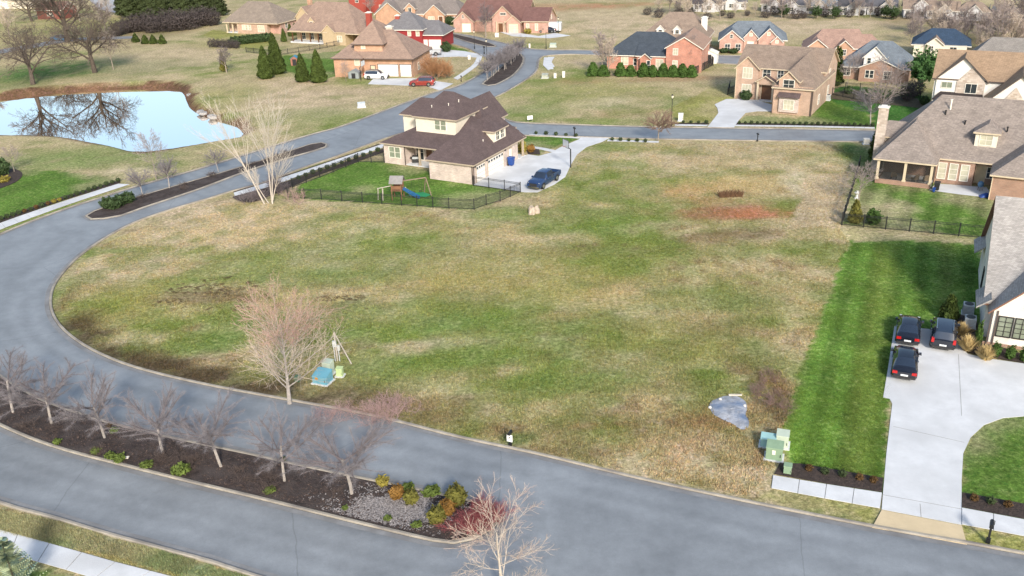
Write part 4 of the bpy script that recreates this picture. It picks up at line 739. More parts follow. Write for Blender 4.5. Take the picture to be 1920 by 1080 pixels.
def tree(key, name, label, p, rz=0.0, sc=1.0, group=None, cat='tree'):
    t_ = thing(name, label, cat, (p[0], p[1], p[2] if len(p) > 2 else 0), rz, group); t_.scale = sc if hasattr(sc, '__len__') else (sc, sc, sc)
    sh_ = cat == 'shrub'; a_ = link('stems' if sh_ else 'trunk', TREES[key][0], t_); b_ = link('twigs' if sh_ else 'crown', TREES[key][1], t_)
    if sh_: a_['kind'] = b_['kind'] = 'stuff'
    for x_ in TREES[key][2:]: link('twig_tips', x_, t_)
    return t_
twig_grey = M('twig_grey', (.30,.25,.235), .9, .2); twig_tan = M('twig_tan', (.48,.40,.33), .9, .2); twig_red = M('twig_red', (.44,.27,.23), .9, .2); twig_dark = M('twig_dark', (.10,.08,.065), .9, .2); twig_pale = M('twig_pale', (.50,.45,.39), .9, .15); twig_mauve = M('twig_mauve', (.155,.130,.135), .9, .2); twig_rust = M('twig_rust', (.33,.17,.08), .9, .25)
oak = dict(L=6.5, r=.55, n=[9,7,6,5,4], start=[.35,.25,.2,.2], ang=[52,45,42,40], len=[1.05,.68,.62,.6], rad=[.55,.55,.5,.5], taper=[.82,.80,.78,.72,.7], jit=[.06,.16,.2,.22,.25], up=[.02,.03,.03,.02,.0], rmin=.022, limb=2)
for i in range(3): tree_mesh('oak%d' % i, oak, 40+i, bark_dark, twig_dark)
med = dict(L=3.0, r=.095, n=[10,9,8], start=[.58,.15,.15,.1], ang=[52,38,40,38], len=[1.02,.58,.55,.5], rad=[.6,.5,.5,.5], taper=[.93,.84,.75,.7], jit=[.03,.10,.14,.18], up=[0,.05,.05,.03], rmin=.0045, limb=0)
twig_haze = M('twig_haze', (.225,.208,.218), .9, .2); bark_med = M('bark_pale_grey', (.33,.30,.275), .9, .3, 4, .4, 12)
for i in range(7): tree_mesh('med%d' % i, dict(med, ang=[46+2.2*i,38,40,38], n=[8+i % 4,9,8]), 60+i, bark_med, twig_mauve, hz=(20000, .36, .0034, [twig_haze]))
tree_mesh('umber_tree', dict(med, rmin=.008), 65, bark_grey, M('twig_umber2', (.24,.165,.125), .9), hz=(14000, .4, .008, [M('twig_umber2', (.24,.165,.125), .9)]))
maple = dict(L=6.8, r=.17, n=[30,10,8,5], start=[.19,.2,.15,.1], ang=[50,34,34,32], len=[.56,.5,.5,.5], rad=[.42,.5,.5,.5], taper=[.66,.75,.7,.7], jit=[.02,.07,.1,.14], up=[0,.06,.05,.04], rmin=.006, limb=1)
tree_mesh('maple', dict(maple, L=6.2, n=[15,7,6,4], rmin=.008), 71, bark_pale, twig_tan, hz=(4500, .34, .0035, [twig_tan, twig_red], 5.4)); tree_mesh('maple_red', dict(maple, n=[30,9,8,6], tipz=5.6), 72, bark_med, twig_tan, tip=twig_red, hz=(8500, .36, .0032, [twig_tan, twig_red], 5.5))
pop = dict(L=6.5, r=.2, n=[9,7,4,3], start=[.5,.15,.2,.1], ang=[20,17,20,22], len=[.85,.6,.5,.5], rad=[.42,.5,.5,.5], taper=[.86,.78,.7,.7], jit=[.03,.05,.07,.1], up=[.02,.06,.05,.03], rmin=.008, limb=1)
POP = [((0,0,-.1),(-.30,0,1),7.6,.11), ((.8,.5,-.1),(-.02,.1,1),7.0,.09), ((1.0,-.1,-.1),(.16,.1,1),6.8,.09), ((.5,.2,-.1),(-.6,.3,1),3.0,.07), ((.9,.1,-.1),(.35,-.2,1),4.2,.08)]
for i, st_ in enumerate(POP): tree_mesh('poplar%d' % i, pop, 81+i, bark_pale, twig_pale, [st_])
slim = dict(L=5.2, r=.09, n=[16,8,7,4], start=[.3,.2,.15,.1], ang=[40,34,34,32], len=[.42,.5,.5,.5], rad=[.45,.5,.5,.5], taper=[.7,.75,.7,.7], jit=[.03,.09,.12,.15], up=[0,.05,.04,.03], rmin=.009, limb=1)
for i in range(2): tree_mesh('slim%d' % i, slim, 90+i, bark_grey, twig_grey)
wood = dict(L=7.5, r=.24, n=[16,8,6,4], start=[.3,.2,.15,.1], ang=[38,36,36,34], len=[.45,.5,.55,.5], rad=[.45,.5,.5,.5], taper=[.75,.75,.7,.7], jit=[.04,.1,.14,.18], up=[0,.05,.04,.03], rmin=.024, limb=1)
for i in range(3): tree_mesh('wood%d' % i, wood, 100+i, bark_grey, (twig_grey, twig_tan, twig_mauve)[i])
shrub = dict(L=.9, r=.03, n=[10,8,6], start=[.1,.1,.1], ang=[34,30,32], len=[.8,.6,.5], rad=[.6,.6,.5], taper=[.85,.75,.7], jit=[.08,.12,.15], up=[0,.05,.05], rmin=.006, limb=0)
def shrub_starts(R, n, sp): return [((R.gauss(0, sp), R.gauss(0, sp), 0), (R.gauss(0, .45), R.gauss(0, .45), 1), R.uniform(.6, 1.2), .018) for _ in range(n)]
tree_mesh('dark_shrub', dict(shrub, n=[6,6,5]), 124, M('twig_brown', (.10,.075,.065), .9), M('twig_brown', (.10,.075,.065), .9), shrub_starts(random.Random(7), 9, .5)); tree_mesh('twig_shrub', dict(shrub, n=[8,6,5]), 120, twig_mauve, twig_mauve, shrub_starts(random.Random(1), 16, .35)); tree_mesh('red_shrub', shrub, 121, M('twig_crimson', (.25,.07,.075), .8), M('twig_crimson', (.25,.07,.075), .8), shrub_starts(random.Random(2), 26, .5))
tree_mesh('pink_shrub', dict(shrub, n=[6,5,4]), 122, M('twig_pinkish', (.38,.26,.24), .8), M('twig_pinkish', (.38,.26,.24), .8), shrub_starts(random.Random(3), 11, .55)); tree_mesh('rust_bush', dict(shrub, L=1.5, n=[14,10,9]), 123, bark_grey, twig_rust, shrub_starts(random.Random(4), 18, .45))

# ------------------------------------------------------------------ leafy plants
def leaf_cloud(key, n, sampler, size, seed, mat, flat=.0, aspect=1.9):
    rs = np.random.RandomState(seed); P, Nn = sampler(rs, n); d = rs.normal(size=(n, 3)); d /= np.linalg.norm(d, axis=1)[:, None]
    d = d*(.75) + Nn*.75; d /= np.linalg.norm(d, axis=1)[:, None]; a_ = np.cross(d, rs.normal(size=(n, 3))); a_ /= np.linalg.norm(a_, axis=1)[:, None]; b_ = np.cross(d, a_)
    s = size*rs.uniform(.55, 1.35, n)[:, None]; a_ = a_*s*aspect/2; b_ = b_*s/2
    V = np.stack([P-a_, P-b_*.9+a_*.1, P+a_, P+b_*.9+a_*.1], 1).reshape(-1, 3); me = quads_mesh(key, V, 4, mat); return me
def ball(rx, ry, rz_, z0=None, lump=.18):
    def f(rs, n):
        u = rs.normal(size=(n, 3)); u /= np.linalg.norm(u, axis=1)[:, None]; r = rs.uniform(.45, 1, n)**.45
        l = 1+lump*np.sin(u[:,0]*5+1)*np.sin(u[:,1]*6+2)*np.sin(u[:,2]*5+.5)*2; r = (r*l)[:, None]; P = u*r*np.array([rx, ry, rz_]); P[:,2] += (z0 if z0 is not None else rz_*.9); P[:,2] = np.maximum(P[:,2], .02); return P, u
    return f
def cone(rad, hgt, base=.1, lump=.10, pw=.66):
    def f(rs, n):
        t = 1-np.sqrt(rs.uniform(0, 1, n)); z = base+t*(hgt-base); a_ = rs.uniform(0, 6.283, n); r = rad*(1-t)**pw*np.minimum(1, .55+t*6)*(rs.uniform(.35, 1, n)**.4)*(1+lump*np.sin(a_*5+z*2.3)+lump*np.sin(a_*3-z*4.1)); u = np.stack([np.cos(a_), np.sin(a_), np.full(n, .35)], 1); return np.stack([r*np.cos(a_), r*np.sin(a_), z], 1), u
    return f
fol = lambda nm, c, v=.45, s=1.3: M('foliage_'+nm, c, .75, v, s, rnd=.12, spec=.2)
f_dark = fol('dark', (.045,.075,.028)); f_arb = fol('arborvitae', (.052,.076,.016)); f_box = fol('boxwood', (.050,.072,.030)); f_yel = fol('yellow', (.26,.22,.045)); f_lime = fol('lime', (.10,.14,.032)); f_rust = fol('rust', (.10,.058,.022)); f_orange = fol('orange', (.21,.115,.030)); f_hedge = fol('hedge', (.055,.105,.022)); f_straw = fol('straw', (.62,.47,.22), .25); f_spruce = fol('spruce', (.12,.19,.17), .3); f_cedar = fol('cedar', (.045,.060,.022)); f_olive = fol('olive', (.13,.125,.028)); f_pine = fol('pine', (.055,.12,.035)); f_brush = fol('brush', (.075,.062,.060), .4); f_fern = fol('fern', (.36,.42,.26), .3)
PL = {'box': leaf_cloud('foliage', 420, ball(.42,.42,.4), .11, 1, f_box), 'boxr': leaf_cloud('foliage', 360, ball(.40,.40,.36), .11, 2, f_rust), 'boxy': leaf_cloud('foliage', 360, ball(.42,.42,.32), .11, 3, f_yel), 'lime': leaf_cloud('foliage', 420, ball(.55,.45,.26), .13, 4, f_lime), 'olive': leaf_cloud('foliage', 620, ball(.55,.5,.62), .16, 5, f_olive), 'rust': leaf_cloud('foliage', 560, ball(.55,.5,.55), .16, 6, f_orange),
      'arb': leaf_cloud('foliage', 9000, cone(1.75,6.6), .19, 7, f_arb), 'arb2': leaf_cloud('foliage', 11000, cone(2.0,8.2), .20, 8, f_arb), 'arbs': leaf_cloud('foliage', 900, cone(.8,1.9,.05,.1,.6), .17, 9, f_arb), 'hedge': leaf_cloud('foliage', 1500, cone(1.05,2.3,.05,.12,.45), .2, 10, f_hedge), 'cone_rust': leaf_cloud('foliage', 1100, cone(.75,2.6), .15, 11, f_olive), 'bush': leaf_cloud('foliage', 1000, ball(.95,.95,.9), .2, 12, f_dark), 'bushg': leaf_cloud('foliage', 900, ball(.85,.8,.8), .17, 13, f_hedge), 'cedar': leaf_cloud('foliage', 6000, cone(2.6,8,.3,.22,.6), .26, 14, f_cedar), 'pine': leaf_cloud('foliage', 3200, ball(2.6,2.4,2.5,4.0,.35), .34, 15, f_pine), 'brush': leaf_cloud('foliage', 2600, ball(2.2,1.8,1.8,None,.3), .13, 16, f_brush), 'column': leaf_cloud('foliage', 2600, cone(1.25,7,.1,.15,.45), .26, 17, f_arb), 'upright': leaf_cloud('foliage', 700, ball(.42,.42,.75), .14, 18, f_hedge), 'broad': leaf_cloud('foliage', 2600, ball(2.4,2.2,2.2,3.6,.4), .3, 19, f_dark)}
def stick(h, r=.06, mat=None, n=5): return MB().tube((0,0,-.05), (0,0,h), r, r*.5, n).mesh('trunk', mat or bark_dark)
ST = {k: stick(h, r) for k, h, r in (('s',.5,.03), ('m',1.6,.07), ('l',5,.16), ('t',3.6,.16))}
def plant(key, name, label, p, cat='shrub', sc=1.0, group=None, st='s', rz=None):
    t_ = thing(name, label, cat, (p[0], p[1], p[2] if len(p) > 2 else .04), random.Random(int(p[0]*97+p[1]*31)).uniform(0, 6.28) if rz is None else rz, group); t_.scale = sc if hasattr(sc, '__len__') else (sc, sc, sc)
    link('crown' if cat == 'tree' else 'foliage', PL[key], t_); link('trunk' if cat == 'tree' else 'stem', ST[st], t_); return t_
def lerp_px(a, b, t): return at(a[0]+(b[0]-a[0])*t, a[1]+(b[1]-a[1])*t)

# big trees by the pond
tree('oak1', 'oak_tree', 'dark gnarled bare oak at the left edge behind the pond', at(62,158), .4, .95)
tree('oak0', 'oak_tree', 'large bare oak with thick dark trunk standing right above the pond bank', at(178,136), 1.9, 1.08)
tree('oak2', 'oak_tree', 'massive bare oak behind the others beside the blue car', at(127,79), 3.3, 1.25)
tree('slim0', 'young_tree', 'slender pale bare tree just right of the large pond oak', at(213,131), .5, 1.35)
tree('oak1', 'oak_tree', 'tall bare tree with trunk far off the lane at top left', at(60,40), 2.2, .8)
tree('wood0', 'bare_tree', 'thin bare tree nearest the dark evergreen belt at top left', at(200,70), .8, .95)
for i, (px, py, k) in enumerate(((18,70,'wood1'),(88,30,'wood2'),(150,40,'wood0'),(205,30,'wood1'),(-30,120,'wood0'))):
    tree(k, 'bare_tree', 'bare grey tree in the thin wood behind the pond oaks', at(px,py), i*1.3, .85+.1*(i % 3), 'thin wood behind the pond oaks')
tree('wood2', 'leaning_tree', 'multi-stemmed bare tree with ivy at its foot on the pale meadow', at(425,136), 1, (.62,.62,.55)); plant('cone_rust', 'ivy_clump', 'brown green ivy clump wrapped round the leaning meadow tree', at(420,134), 'shrub', (1.1,1.1,1.7))
# pond-side and verge trees
t_ = tree('poplar0', 'poplar_clump', 'pale many-stemmed bare poplar clump at the corner of the fenced yard', at(496,382), .0, 1.0)
for i in range(1, 5): link('trunk', TREES['poplar%d' % i][0], t_); link('crown', TREES['poplar%d' % i][1], t_)
tree('slim1', 'slim_tree', 'slim bare tree standing before the water at the pond edge', at(293,336), .3, 1.05)
tree('med1', 'median_tree', 'small bare tree nearest the tip of the far median', at(268,368), .3, .72, 'small trees on the far median'); tree('med2', 'median_tree', 'small bare tree second from the tip of the far median', at(318,354), 1.3, .8, 'small trees on the far median'); tree('med0', 'median_tree', 'faint small bare tree on the far median behind the poplar clump', at(410,322), 2.2, .62, 'small trees on the far median')
tree('maple_red', 'red_maple', 'bare young maple with reddish crown beside the blue utility box', at(543,757), .9, (1.12,1.12,1.0))
MT = [((25,775),.96,'leftmost, half out of the frame, in the near median'),((98,796),.98,'second from left in the near median'),((197,823),1.0,'third from left in the near median'),((306,852),.96,'fourth from left in the near median'),((415,877),1.02,'third from the rounded end of the near median'),((534,904),1.0,'second from the rounded end of the near median'),((660,928),1.12,'nearest the rounded end of the near median, by the yellow shrubs')]
for i, (p, s_, lb) in enumerate(MT): p = at(*p); p.z = .1; tree('med%d' % i, 'median_tree', 'bare mauve grey tree '+lb, p, i*1.7, (s_*(1.12+.1*math.sin(i*2.3)), s_*(1.12+.1*math.cos(i*1.7)), s_*(.92+.07*math.sin(i*3.1))), 'bare trees in the near median')
tree('maple', 'street_tree', 'pale bare tree at the bottom edge in front of the rounded median end', at(945,1126), 2.0, (.95,.95,.79))
tree('twig_shrub', 'corner_shrub', 'grey bare bushes at the foot of the poplar clump', at(470,378), 0, (1.8,1.3,1.0), cat='shrub'); tree('twig_shrub', 'corner_shrub', 'grey bare twiggy bush between sidewalk and black fence', at(522,362), 2, (2.2,1.6,1.4), cat='shrub'); tree('pink_shrub', 'reddish_shrub', 'reddish bare bush at the left end of the black fence', at(551,379), 1, 1.1, cat='shrub')
tree('umber_tree', 'garden_tree', 'small round bare tree on the verge beside the middle street', at(1234,265), .7, (.95,.95,.85)); tree('wood0', 'birch_clump', 'pale forked bare birches left of the slate-roofed house', at(1128,140), .2, (.8,.8,.85)); tree('wood1', 'birch_clump', 'second pale birch beside the evergreen hedge', at(1140,142), 1.2, (.62,.62,.72)); tree('slim1', 'bare_tree', 'thin birch against the slate-roofed house gable', at(1290,132), 2, 1.1)
tree('slim0', 'bare_tree', 'tall thin bare tree behind the stone chimney', at(1647,238), 1.1, 1.55); tree('med0', 'bare_tree', 'rounded grey bare tree next to the tall thin one by the street', at(1632,236), .4, 1.05)
tree('slim1', 'ornamental_tree', 'pale weeping ornamental tree inside the fenced porch yard', at(1609,380), .2, (1.1,1.1,.75)); tree('slim0', 'bare_tree', 'bare tree with pale trunk left of the grey-roofed house', at(1588,165), .2, .95); tree('slim1', 'bare_tree', 'faint bare tree in front of the grey-roofed house', at(1605,150), 1.2, .8)
tree('slim0', 'yard_tree', 'small tan bare tree before the orange brick garage wall', at(649,153), .4, .62); tree('wood2', 'bare_tree', 'bare grey tree in front of the reddish brown roofed house', at(911,70), .4, (.85,.85,.8)); tree('wood0', 'bare_tree', 'dense bare tree in front of the far red house', at(695,30), 1.4, .62)
tree('rust_bush', 'rust_bush', 'rust-leaved spreading bush beside the orange brick garage', at(822,146), .2, (2.3,2.3,2.5), cat='shrub')
rr = random.Random(8)
for i in range(22):
    t_ = i/21; p = at(918+t_*58+rr.uniform(-7, 7), 148-t_*42+rr.uniform(-4, 4)); p.z = .1
    tree('med%d' % (i % 3), 'median_sapling', 'mauve bare sapling in the dense thicket on the median by the junction', p, rr.uniform(0, 6), rr.uniform(.55, .8), 'thicket on the junction median')
# woods at the top right and along the far field
for i in range(40):
    px = rr.uniform(1700, 1930); py = rr.uniform(62, 108) if px > 1830 else rr.uniform(58, 84)
    tree('wood%d' % rr.randrange(3), 'wood_tree', 'bare tree in the brown wood behind the navy and taupe roofs at right', at(px,py), rr.uniform(0, 6), rr.uniform(.7, 1.05) if px > 1850 else rr.uniform(.4, .7), 'brown wood at the right')
for i in range(30): tree('wood%d' % rr.randrange(3), 'field_edge_tree', 'bare tree in the line between far field and white houses', at(1240+i*22+rr.uniform(-10, 10), rr.uniform(24, 36)), rr.uniform(0, 6), rr.uniform(.32, .62), 'bare trees along the far field edge')
for i, (px, py) in enumerate(((1255,26),(1275,28),(1292,26))): tree('wood%d' % i, 'field_tree', 'bare dark tree in the clump on the far field above the taupe roof', at(px,py), i*2, .8, 'clump on the far field')
for i in range(26): plant('brush', 'field_edge_brush', 'low brown brush along the far field edge', at(1215+i*27+rr.uniform(-8, 8), rr.uniform(27, 36)), 'shrub', rr.uniform(.4, .75), 'brush along the far field edge')
for i, (px, py) in enumerate(((1470,33),(1530,35),(1565,36),(1660,35),(1675,37))): plant('broad', 'far_evergreen', 'dark evergreen in front of the far white houses', at(px,py), 'tree', .5, 'evergreens before the far white houses', 't')
# evergreen belt at top left and its brush
for i in range(17): plant('cedar', 'cedar_tree', 'dark cedar in the evergreen belt at top left', at(228+i*11.6+rr.uniform(-4, 4), 38-i*.9+rr.uniform(-10, 6)), 'tree', (rr.uniform(.85, 1.2),)*2+(rr.uniform(.9, 1.3),), 'evergreen belt', 'l')
for i in range(20): plant('brush', 'belt_brush', 'dark bare brush at the foot of the evergreen belt', at(222+i*9.6+rr.uniform(-4, 4), 66-i*.9+rr.uniform(-6, 3)), 'shrub', rr.uniform(1.0, 1.5), 'brush under the evergreen belt')
for i, px in enumerate((255,273,288,305)): plant('arbs', 'cone_shrub', ('leftmost','second','third','rightmost')[i]+' of four dark cone shrubs below the evergreen belt', at(px,82-(3 if i == 0 else 0)), 'shrub', (1.35,1.35,1.2), 'four cone shrubs')
for i, (px, py, k, s_, lb) in enumerate(((499,147,'arb',1.0,'tall green arborvitae, leftmost of the big four'),(520,138,'arb2',1.0,'tallest arborvitae, standing behind the leftmost one'),(568,153,'arb',.86,'narrow arborvitae, third of the big four'),(598,154,'arb',.98,'broad arborvitae nearest the orange brick house'))): plant(k, 'arborvitae', lb, at(px,py), 'tree', s_, 'big arborvitae', 'l')
for i, (px, py) in enumerate(((533,78),(545,68),(554,66))): plant('arbs', 'cone_shrub', 'small dark cypress by the covered porch', at(px,py), 'shrub', (1,1,1.7), 'cypresses by the covered porch')
for i in range(9): plant('bush', 'yard_hedge', 'dark rounded bush in the hedge below the broad hipped house', at(440+i*8,84-i*.9), 'shrub', (1.4,1.4,1.1), 'hedge below the broad hipped house')
for i in range(6): plant('brush', 'grey_bush', 'grey round bush on the meadow edge left of the hedge', at(398+i*9,88+i*.5), 'shrub', .55, 'grey bushes left of the hedge')
HG = [1112,1131,1163,1182,1206,1223,1243,1262,1279,1296]
for i, px in enumerate(HG): plant('hedge', 'hedge_evergreen', ('evergreen in the left pair before the birches' if i < 2 else 'clipped evergreen in the row behind the slate-roofed house'), at(px,142+(i*.25)), 'shrub', (1.15+.12*math.sin(i*2), 1.15, 1.05+.12*math.cos(i*3)), 'left hedge pair' if i < 2 else 'clipped evergreen hedge')
plant('column', 'tall_arborvitae', 'tall olive green arborvitae right of the taupe-roofed two-storey house', at(1566,160), 'tree', 1.0, None, 'l'); plant('pine', 'green_tree', 'dense bright green tree between grey roof and tan roof', at(1728,168), 'tree', .95, None, 't'); plant('column', 'tall_arborvitae', 'narrow dark evergreen at the left corner of the screened porch house', at(1640,297), 'tree', (.7,.7,.62), None, 'l')
for i, (px, py, k) in enumerate(((1590,176,'bush'),(1625,182,'bush'),(1660,186,'bush'),(1700,188,'brush'),(1715,180,'brush'),(1732,196,'bush'))): plant(k, 'shade_shrub', 'dark shrub under the trees behind the iron fence', at(px,py), 'shrub', .75, 'shrubs behind the iron fence')
plant('bush', 'round_bush', 'round dark bush left of the brick porch', at(1398,187), 'shrub', (1.15,1.0,.9)); plant('bushg', 'corner_bush', 'green bush by the white gable house pool wall', at(1733,196), 'shrub', .8)
plant('cone_rust', 'cone_shrub', 'rust green cone shrub in the fenced yard corner', at(1602,417), 'shrub', (1.15,1.15,1.1)); plant('upright', 'globe_shrub', 'bright green tufted shrub next to the cone shrub by the fence', at(1636,420), 'shrub', (1.8,1.8,1.15))
# rows of clipped boxwood
def row(a, b, n, lab, grp, keys=('box',), sc=1.0, wob=0, name='boxwood'):
    for i in range(n):
        p = lerp_px(a, b, i/(n-1)); k = keys[i % len(keys)] if len(keys) < n else keys[i]; p.z = .05
        plant(k, name, lab, p, 'shrub', sc*.72*rr.uniform(.85, 1.15), grp)
row((-30,424),(222,341),24,'small clipped shrub in the bed beside the sidewalk below the pond','clipped row below the pond',('box',)*6+('box','boxr','box','boxr','box','boxr','boxy','boxy','box')+('box',)*9,.9)
row((560,336),(722,280),13,'dark boxwood between sidewalk and black fence','boxwoods along the black fence',sc=1.0)
row((1005,252),(1080,257),5,'boxwood beside the mailbox on the middle street','boxwoods by the mailbox',sc=.9); row((1148,264),(1210,267),5,'boxwood in the short row right of the curved driveway','boxwoods right of the curved driveway',sc=.85)
row((1281,231),(1324,232),4,'boxwood in the four left of the white driveway','boxwoods left of the white driveway',sc=.85); row((1386,232.5),(1636,237),23,'boxwood in the long row before the two-storey house','boxwoods before the two-storey house',sc=.85)
for i, (px, py, k) in enumerate(((1516,882,'boxr'),(1546,888,'box'),(1579,893,'box'),(1611,899,'boxr'),(1637,904,'boxr'),(1826,938,'boxr'),(1857,944,'box'),(1889,950,'boxr'))): plant(k, 'bed_shrub', ('first small shrub from the utility boxes','second small shrub from the utility boxes','middle shrub of the five in the dark bed','fourth small shrub from the utility boxes','shrub nearest the driveway in the five-shrub bed','shrub nearest the driveway in the right-hand bed','middle small shrub in the right-hand bed','rightmost small shrub in the right-hand bed')[i], at(px,py), 'shrub', .62, 'shrubs in the dark beds')
# plants on the near median
for i, (px, py, k, s_, lb) in enumerate(((108,833,'lime',.6,'dim green perennial at the left of the near median'),(180,851,'lime',.7,'first bright green perennial by the kerb'),(208,860,'lime',.7,'green perennial beside the pale litter'),(225,866,'lime',.85,'larger green perennial beside the pale litter'),(277,877,'lime',.8,'bright green perennial midway along the kerb'),(340,889,'lime',1.15,'largest bright lime perennial by the kerb'),(507,925,'lime',.7,'pair of yellow green tufts right of the lime perennial'),(648,957,'lime',.4,'tiny lime tuft near the rounded end'),(727,977,'lime',.5,'small lime tuft in the pale litter'),(782,989,'lime',.6,'small olive tuft at the near kerb'),(718,912,'boxy',1.0,'yellow perennial at the far kerb'),(765,921,'lime',.85,'green perennial behind the olive shrub'),(810,929,'lime',1.05,'wide yellow green perennial at the far kerb'),(745,936,'rust',.85,'rust orange shrub in the pale litter'),(772,946,'olive',.85,'round olive shrub in the pale litter'),(838,966,'rust',.95,'orange foliage shrub near the rounded end'),(857,948,'olive',1.2,'tall gold green shrub near the rounded end'),(820,983,'olive',1.0,'dark olive round shrub next to the red twigs'),(215,812,'lime',.6,'dull green tuft at the far kerb'),(205,805,'boxr',.6,'brown tuft at the far kerb'),(530,866,'lime',.5,'mossy tuft at the far kerb'))):
    p = at(px,py); p.z = .11; plant(k, 'median_plant', lb+' of the near median' if 'median' not in lb else lb, p, 'shrub', s_, 'perennials on the near median')
p = at(893,990); p.z = .11; tree('red_shrub', 'red_twig_shrub', 'crimson-stemmed bare shrub filling the rounded median end', p, .3, (1.15,1.0,.8), cat='shrub'); p = at(915,972); p.z = .11; tree('red_shrub', 'red_twig_shrub', 'smaller crimson bare shrub at the tip of the median', p, 2.3, .62, cat='shrub')
for i in range(15):
    t_ = rr.random(); p = at(40+t_*600+rr.uniform(-10, 10), 800+t_*132+rr.uniform(-16, 20)); p.z = .1
    tree('dark_shrub', 'bare_shrub', 'low bare twiggy shrub in the mulch of the near median', p, rr.uniform(0, 6), (rr.uniform(.6, 1.0), rr.uniform(.6, 1.0), rr.uniform(.25, .4)), 'bare shrubs in the near median', 'shrub')
for i in range(9): p = at(700+rr.uniform(-95, 60), 792+rr.uniform(-28, 4)); tree('pink_shrub', 'bramble', 'pinkish bare bramble along the kerb right of the maple', p, rr.uniform(0, 6), (rr.uniform(.8, 1.2), rr.uniform(.8, 1.1), rr.uniform(.4, .7)), 'brambles along the kerb', 'shrub')
tree_mesh('brown_shrub', dict(shrub, n=[6,5,5]), 125, M('twig_umber', (.22,.145,.12), .9), M('twig_umber', (.22,.145,.12), .9), shrub_starts(random.Random(9), 12, .6))
for i in range(7): tree('brown_shrub', 'bramble', 'reddish dry bramble between tarp and green lawn', at(1440+rr.uniform(-28, 32), 735+rr.uniform(-32, 34)), rr.uniform(0, 6), (.8,.8,.28), 'brambles by the tarp', 'shrub')
for i, (px, py) in enumerate(((204,391),(216,392),(228,385),(240,381))): p = at(px,py); p.z = .1; plant('bush', 'juniper', 'dark evergreen juniper at the tip of the far median', p, 'shrub', (.95,.9,.75), 'junipers at the far median tip')
for i in range(12): t_ = rr.random(); p = at(255+t_*320+rr.uniform(-6, 6), 378-t_*100+rr.uniform(-4, 4)); p.z = .1; tree('dark_shrub', 'bare_shrub', 'low bare shrub on the far median', p, rr.uniform(0, 6), (.8,.8,.35), 'bare shrubs on the far median', 'shrub')
tree('slim1', 'vase_shrub', 'vase-shaped olive shrub tree in the left edge bed', at(27,322), .4, (.75,.75,.6), cat='tree'); plant('bush', 'edge_bush', 'dark bush in the bed at the left edge', at(2,328), 'shrub', 1.3); plant('boxy', 'yellow_shrub', 'yellow feathery shrub at the front of the left edge bed', at(8,341), 'shrub', (2.0,1.6,1.2))
def grass_clump(label, p, s_):
    rs = np.random.RandomState(int(p.x*10) % 97); n = 420; a_ = rs.uniform(0, 6.283, n); l = rs.uniform(.5, 1.05, n); lean = rs.uniform(.05, .75, n); d = np.stack([np.cos(a_)*lean, np.sin(a_)*lean, np.sqrt(1-lean**2)], 1); b0 = rs.normal(0, .08, (n, 3)); b0[:,2] = 0; tip = b0+d*l[:,None]; tip[:,2] -= lean**2*.25*l; s = np.stack([-np.sin(a_), np.cos(a_), 0*a_], 1)*.014
    mid = b0+d*l[:,None]*.6; V = np.stack([b0-s, b0+s, mid+s*1.2, tip, mid-s*1.2], 1).reshape(-1, 3); t_ = thing('ornamental_grass', label, 'grass', p, 0, 'ornamental grasses by the white house'); t_.scale = (s_,)*3; link('blades', quads_mesh('blades', V, 5, f_straw), t_); return t_
grass_clump('straw ornamental grass behind the parked SUV', at(1803,628), 1.25); grass_clump('round straw ornamental grass at the curved drive edge', at(1813,657), 1.45); grass_clump('straw ornamental grass left of the green shrubs under the windows', at(1847,674), 1.35)
for i, (px, py, lb) in enumerate(((1866,668,'left green shrub under the dark-framed windows'),(1893,673,'middle green shrub under the dark-framed windows'),(1919,677,'right green shrub under the dark-framed windows'))): plant('upright', 'foundation_shrub', lb, at(px,py), 'shrub', .8, 'shrubs under the dark-framed windows')
plant('arbs', 'cedar_shrub', 'loose dark green cedar on the lawn beside the air conditioners', at(1778,597), 'shrub', (1.1,1.1,1.25)); plant('upright', 'reed_shrub', 'thin upright green shrub between the straw grasses', at(1832,650), 'shrub', (.6,.6,1.5))
for i, (px, py) in enumerate(((958,60),(990,63))): plant('boxy', 'yellow_shrub', ('yellow shrub left of','yellow shrub right of')[i]+' the pale garage door in the top row', at(px,py), 'shrub', (2.4,2,2.0))
for i, (px, py, s_) in enumerate(((845,46,1.3),(866,48,1.5),(900,50,1.2),(925,54,1.1),(934,55,1.0),(838,46,1.1))): plant('bush' if i != 1 else 'arbs', 'foundation_bush', 'dark bush along the fronts of the top row houses', at(px,py), 'shrub', s_, 'bushes along the top row houses')
plant('bush', 'round_bush', 'round dark evergreen at the red house garage corner', at(837,97), 'shrub', (1.2,1.2,1.25)); plant('bush', 'door_bush', 'dark clipped bush under the blue-roofed brick house windows', at(1357,99), 'shrub', (1,1,.6)); plant('bush', 'door_bush', 'dark bush at the blue-roofed brick house door', at(1375,100), 'shrub', (1,1,.6)); plant('boxy', 'yellow_shrub', 'yellow shrub behind the porch column of the brown-roofed house', at(980,285), 'shrub', (1.6,1.4,2.2)); plant('rust', 'rust_shrub', 'rust shrub by the front walk of the brown-roofed house', at(996,285), 'shrub', 1.0)
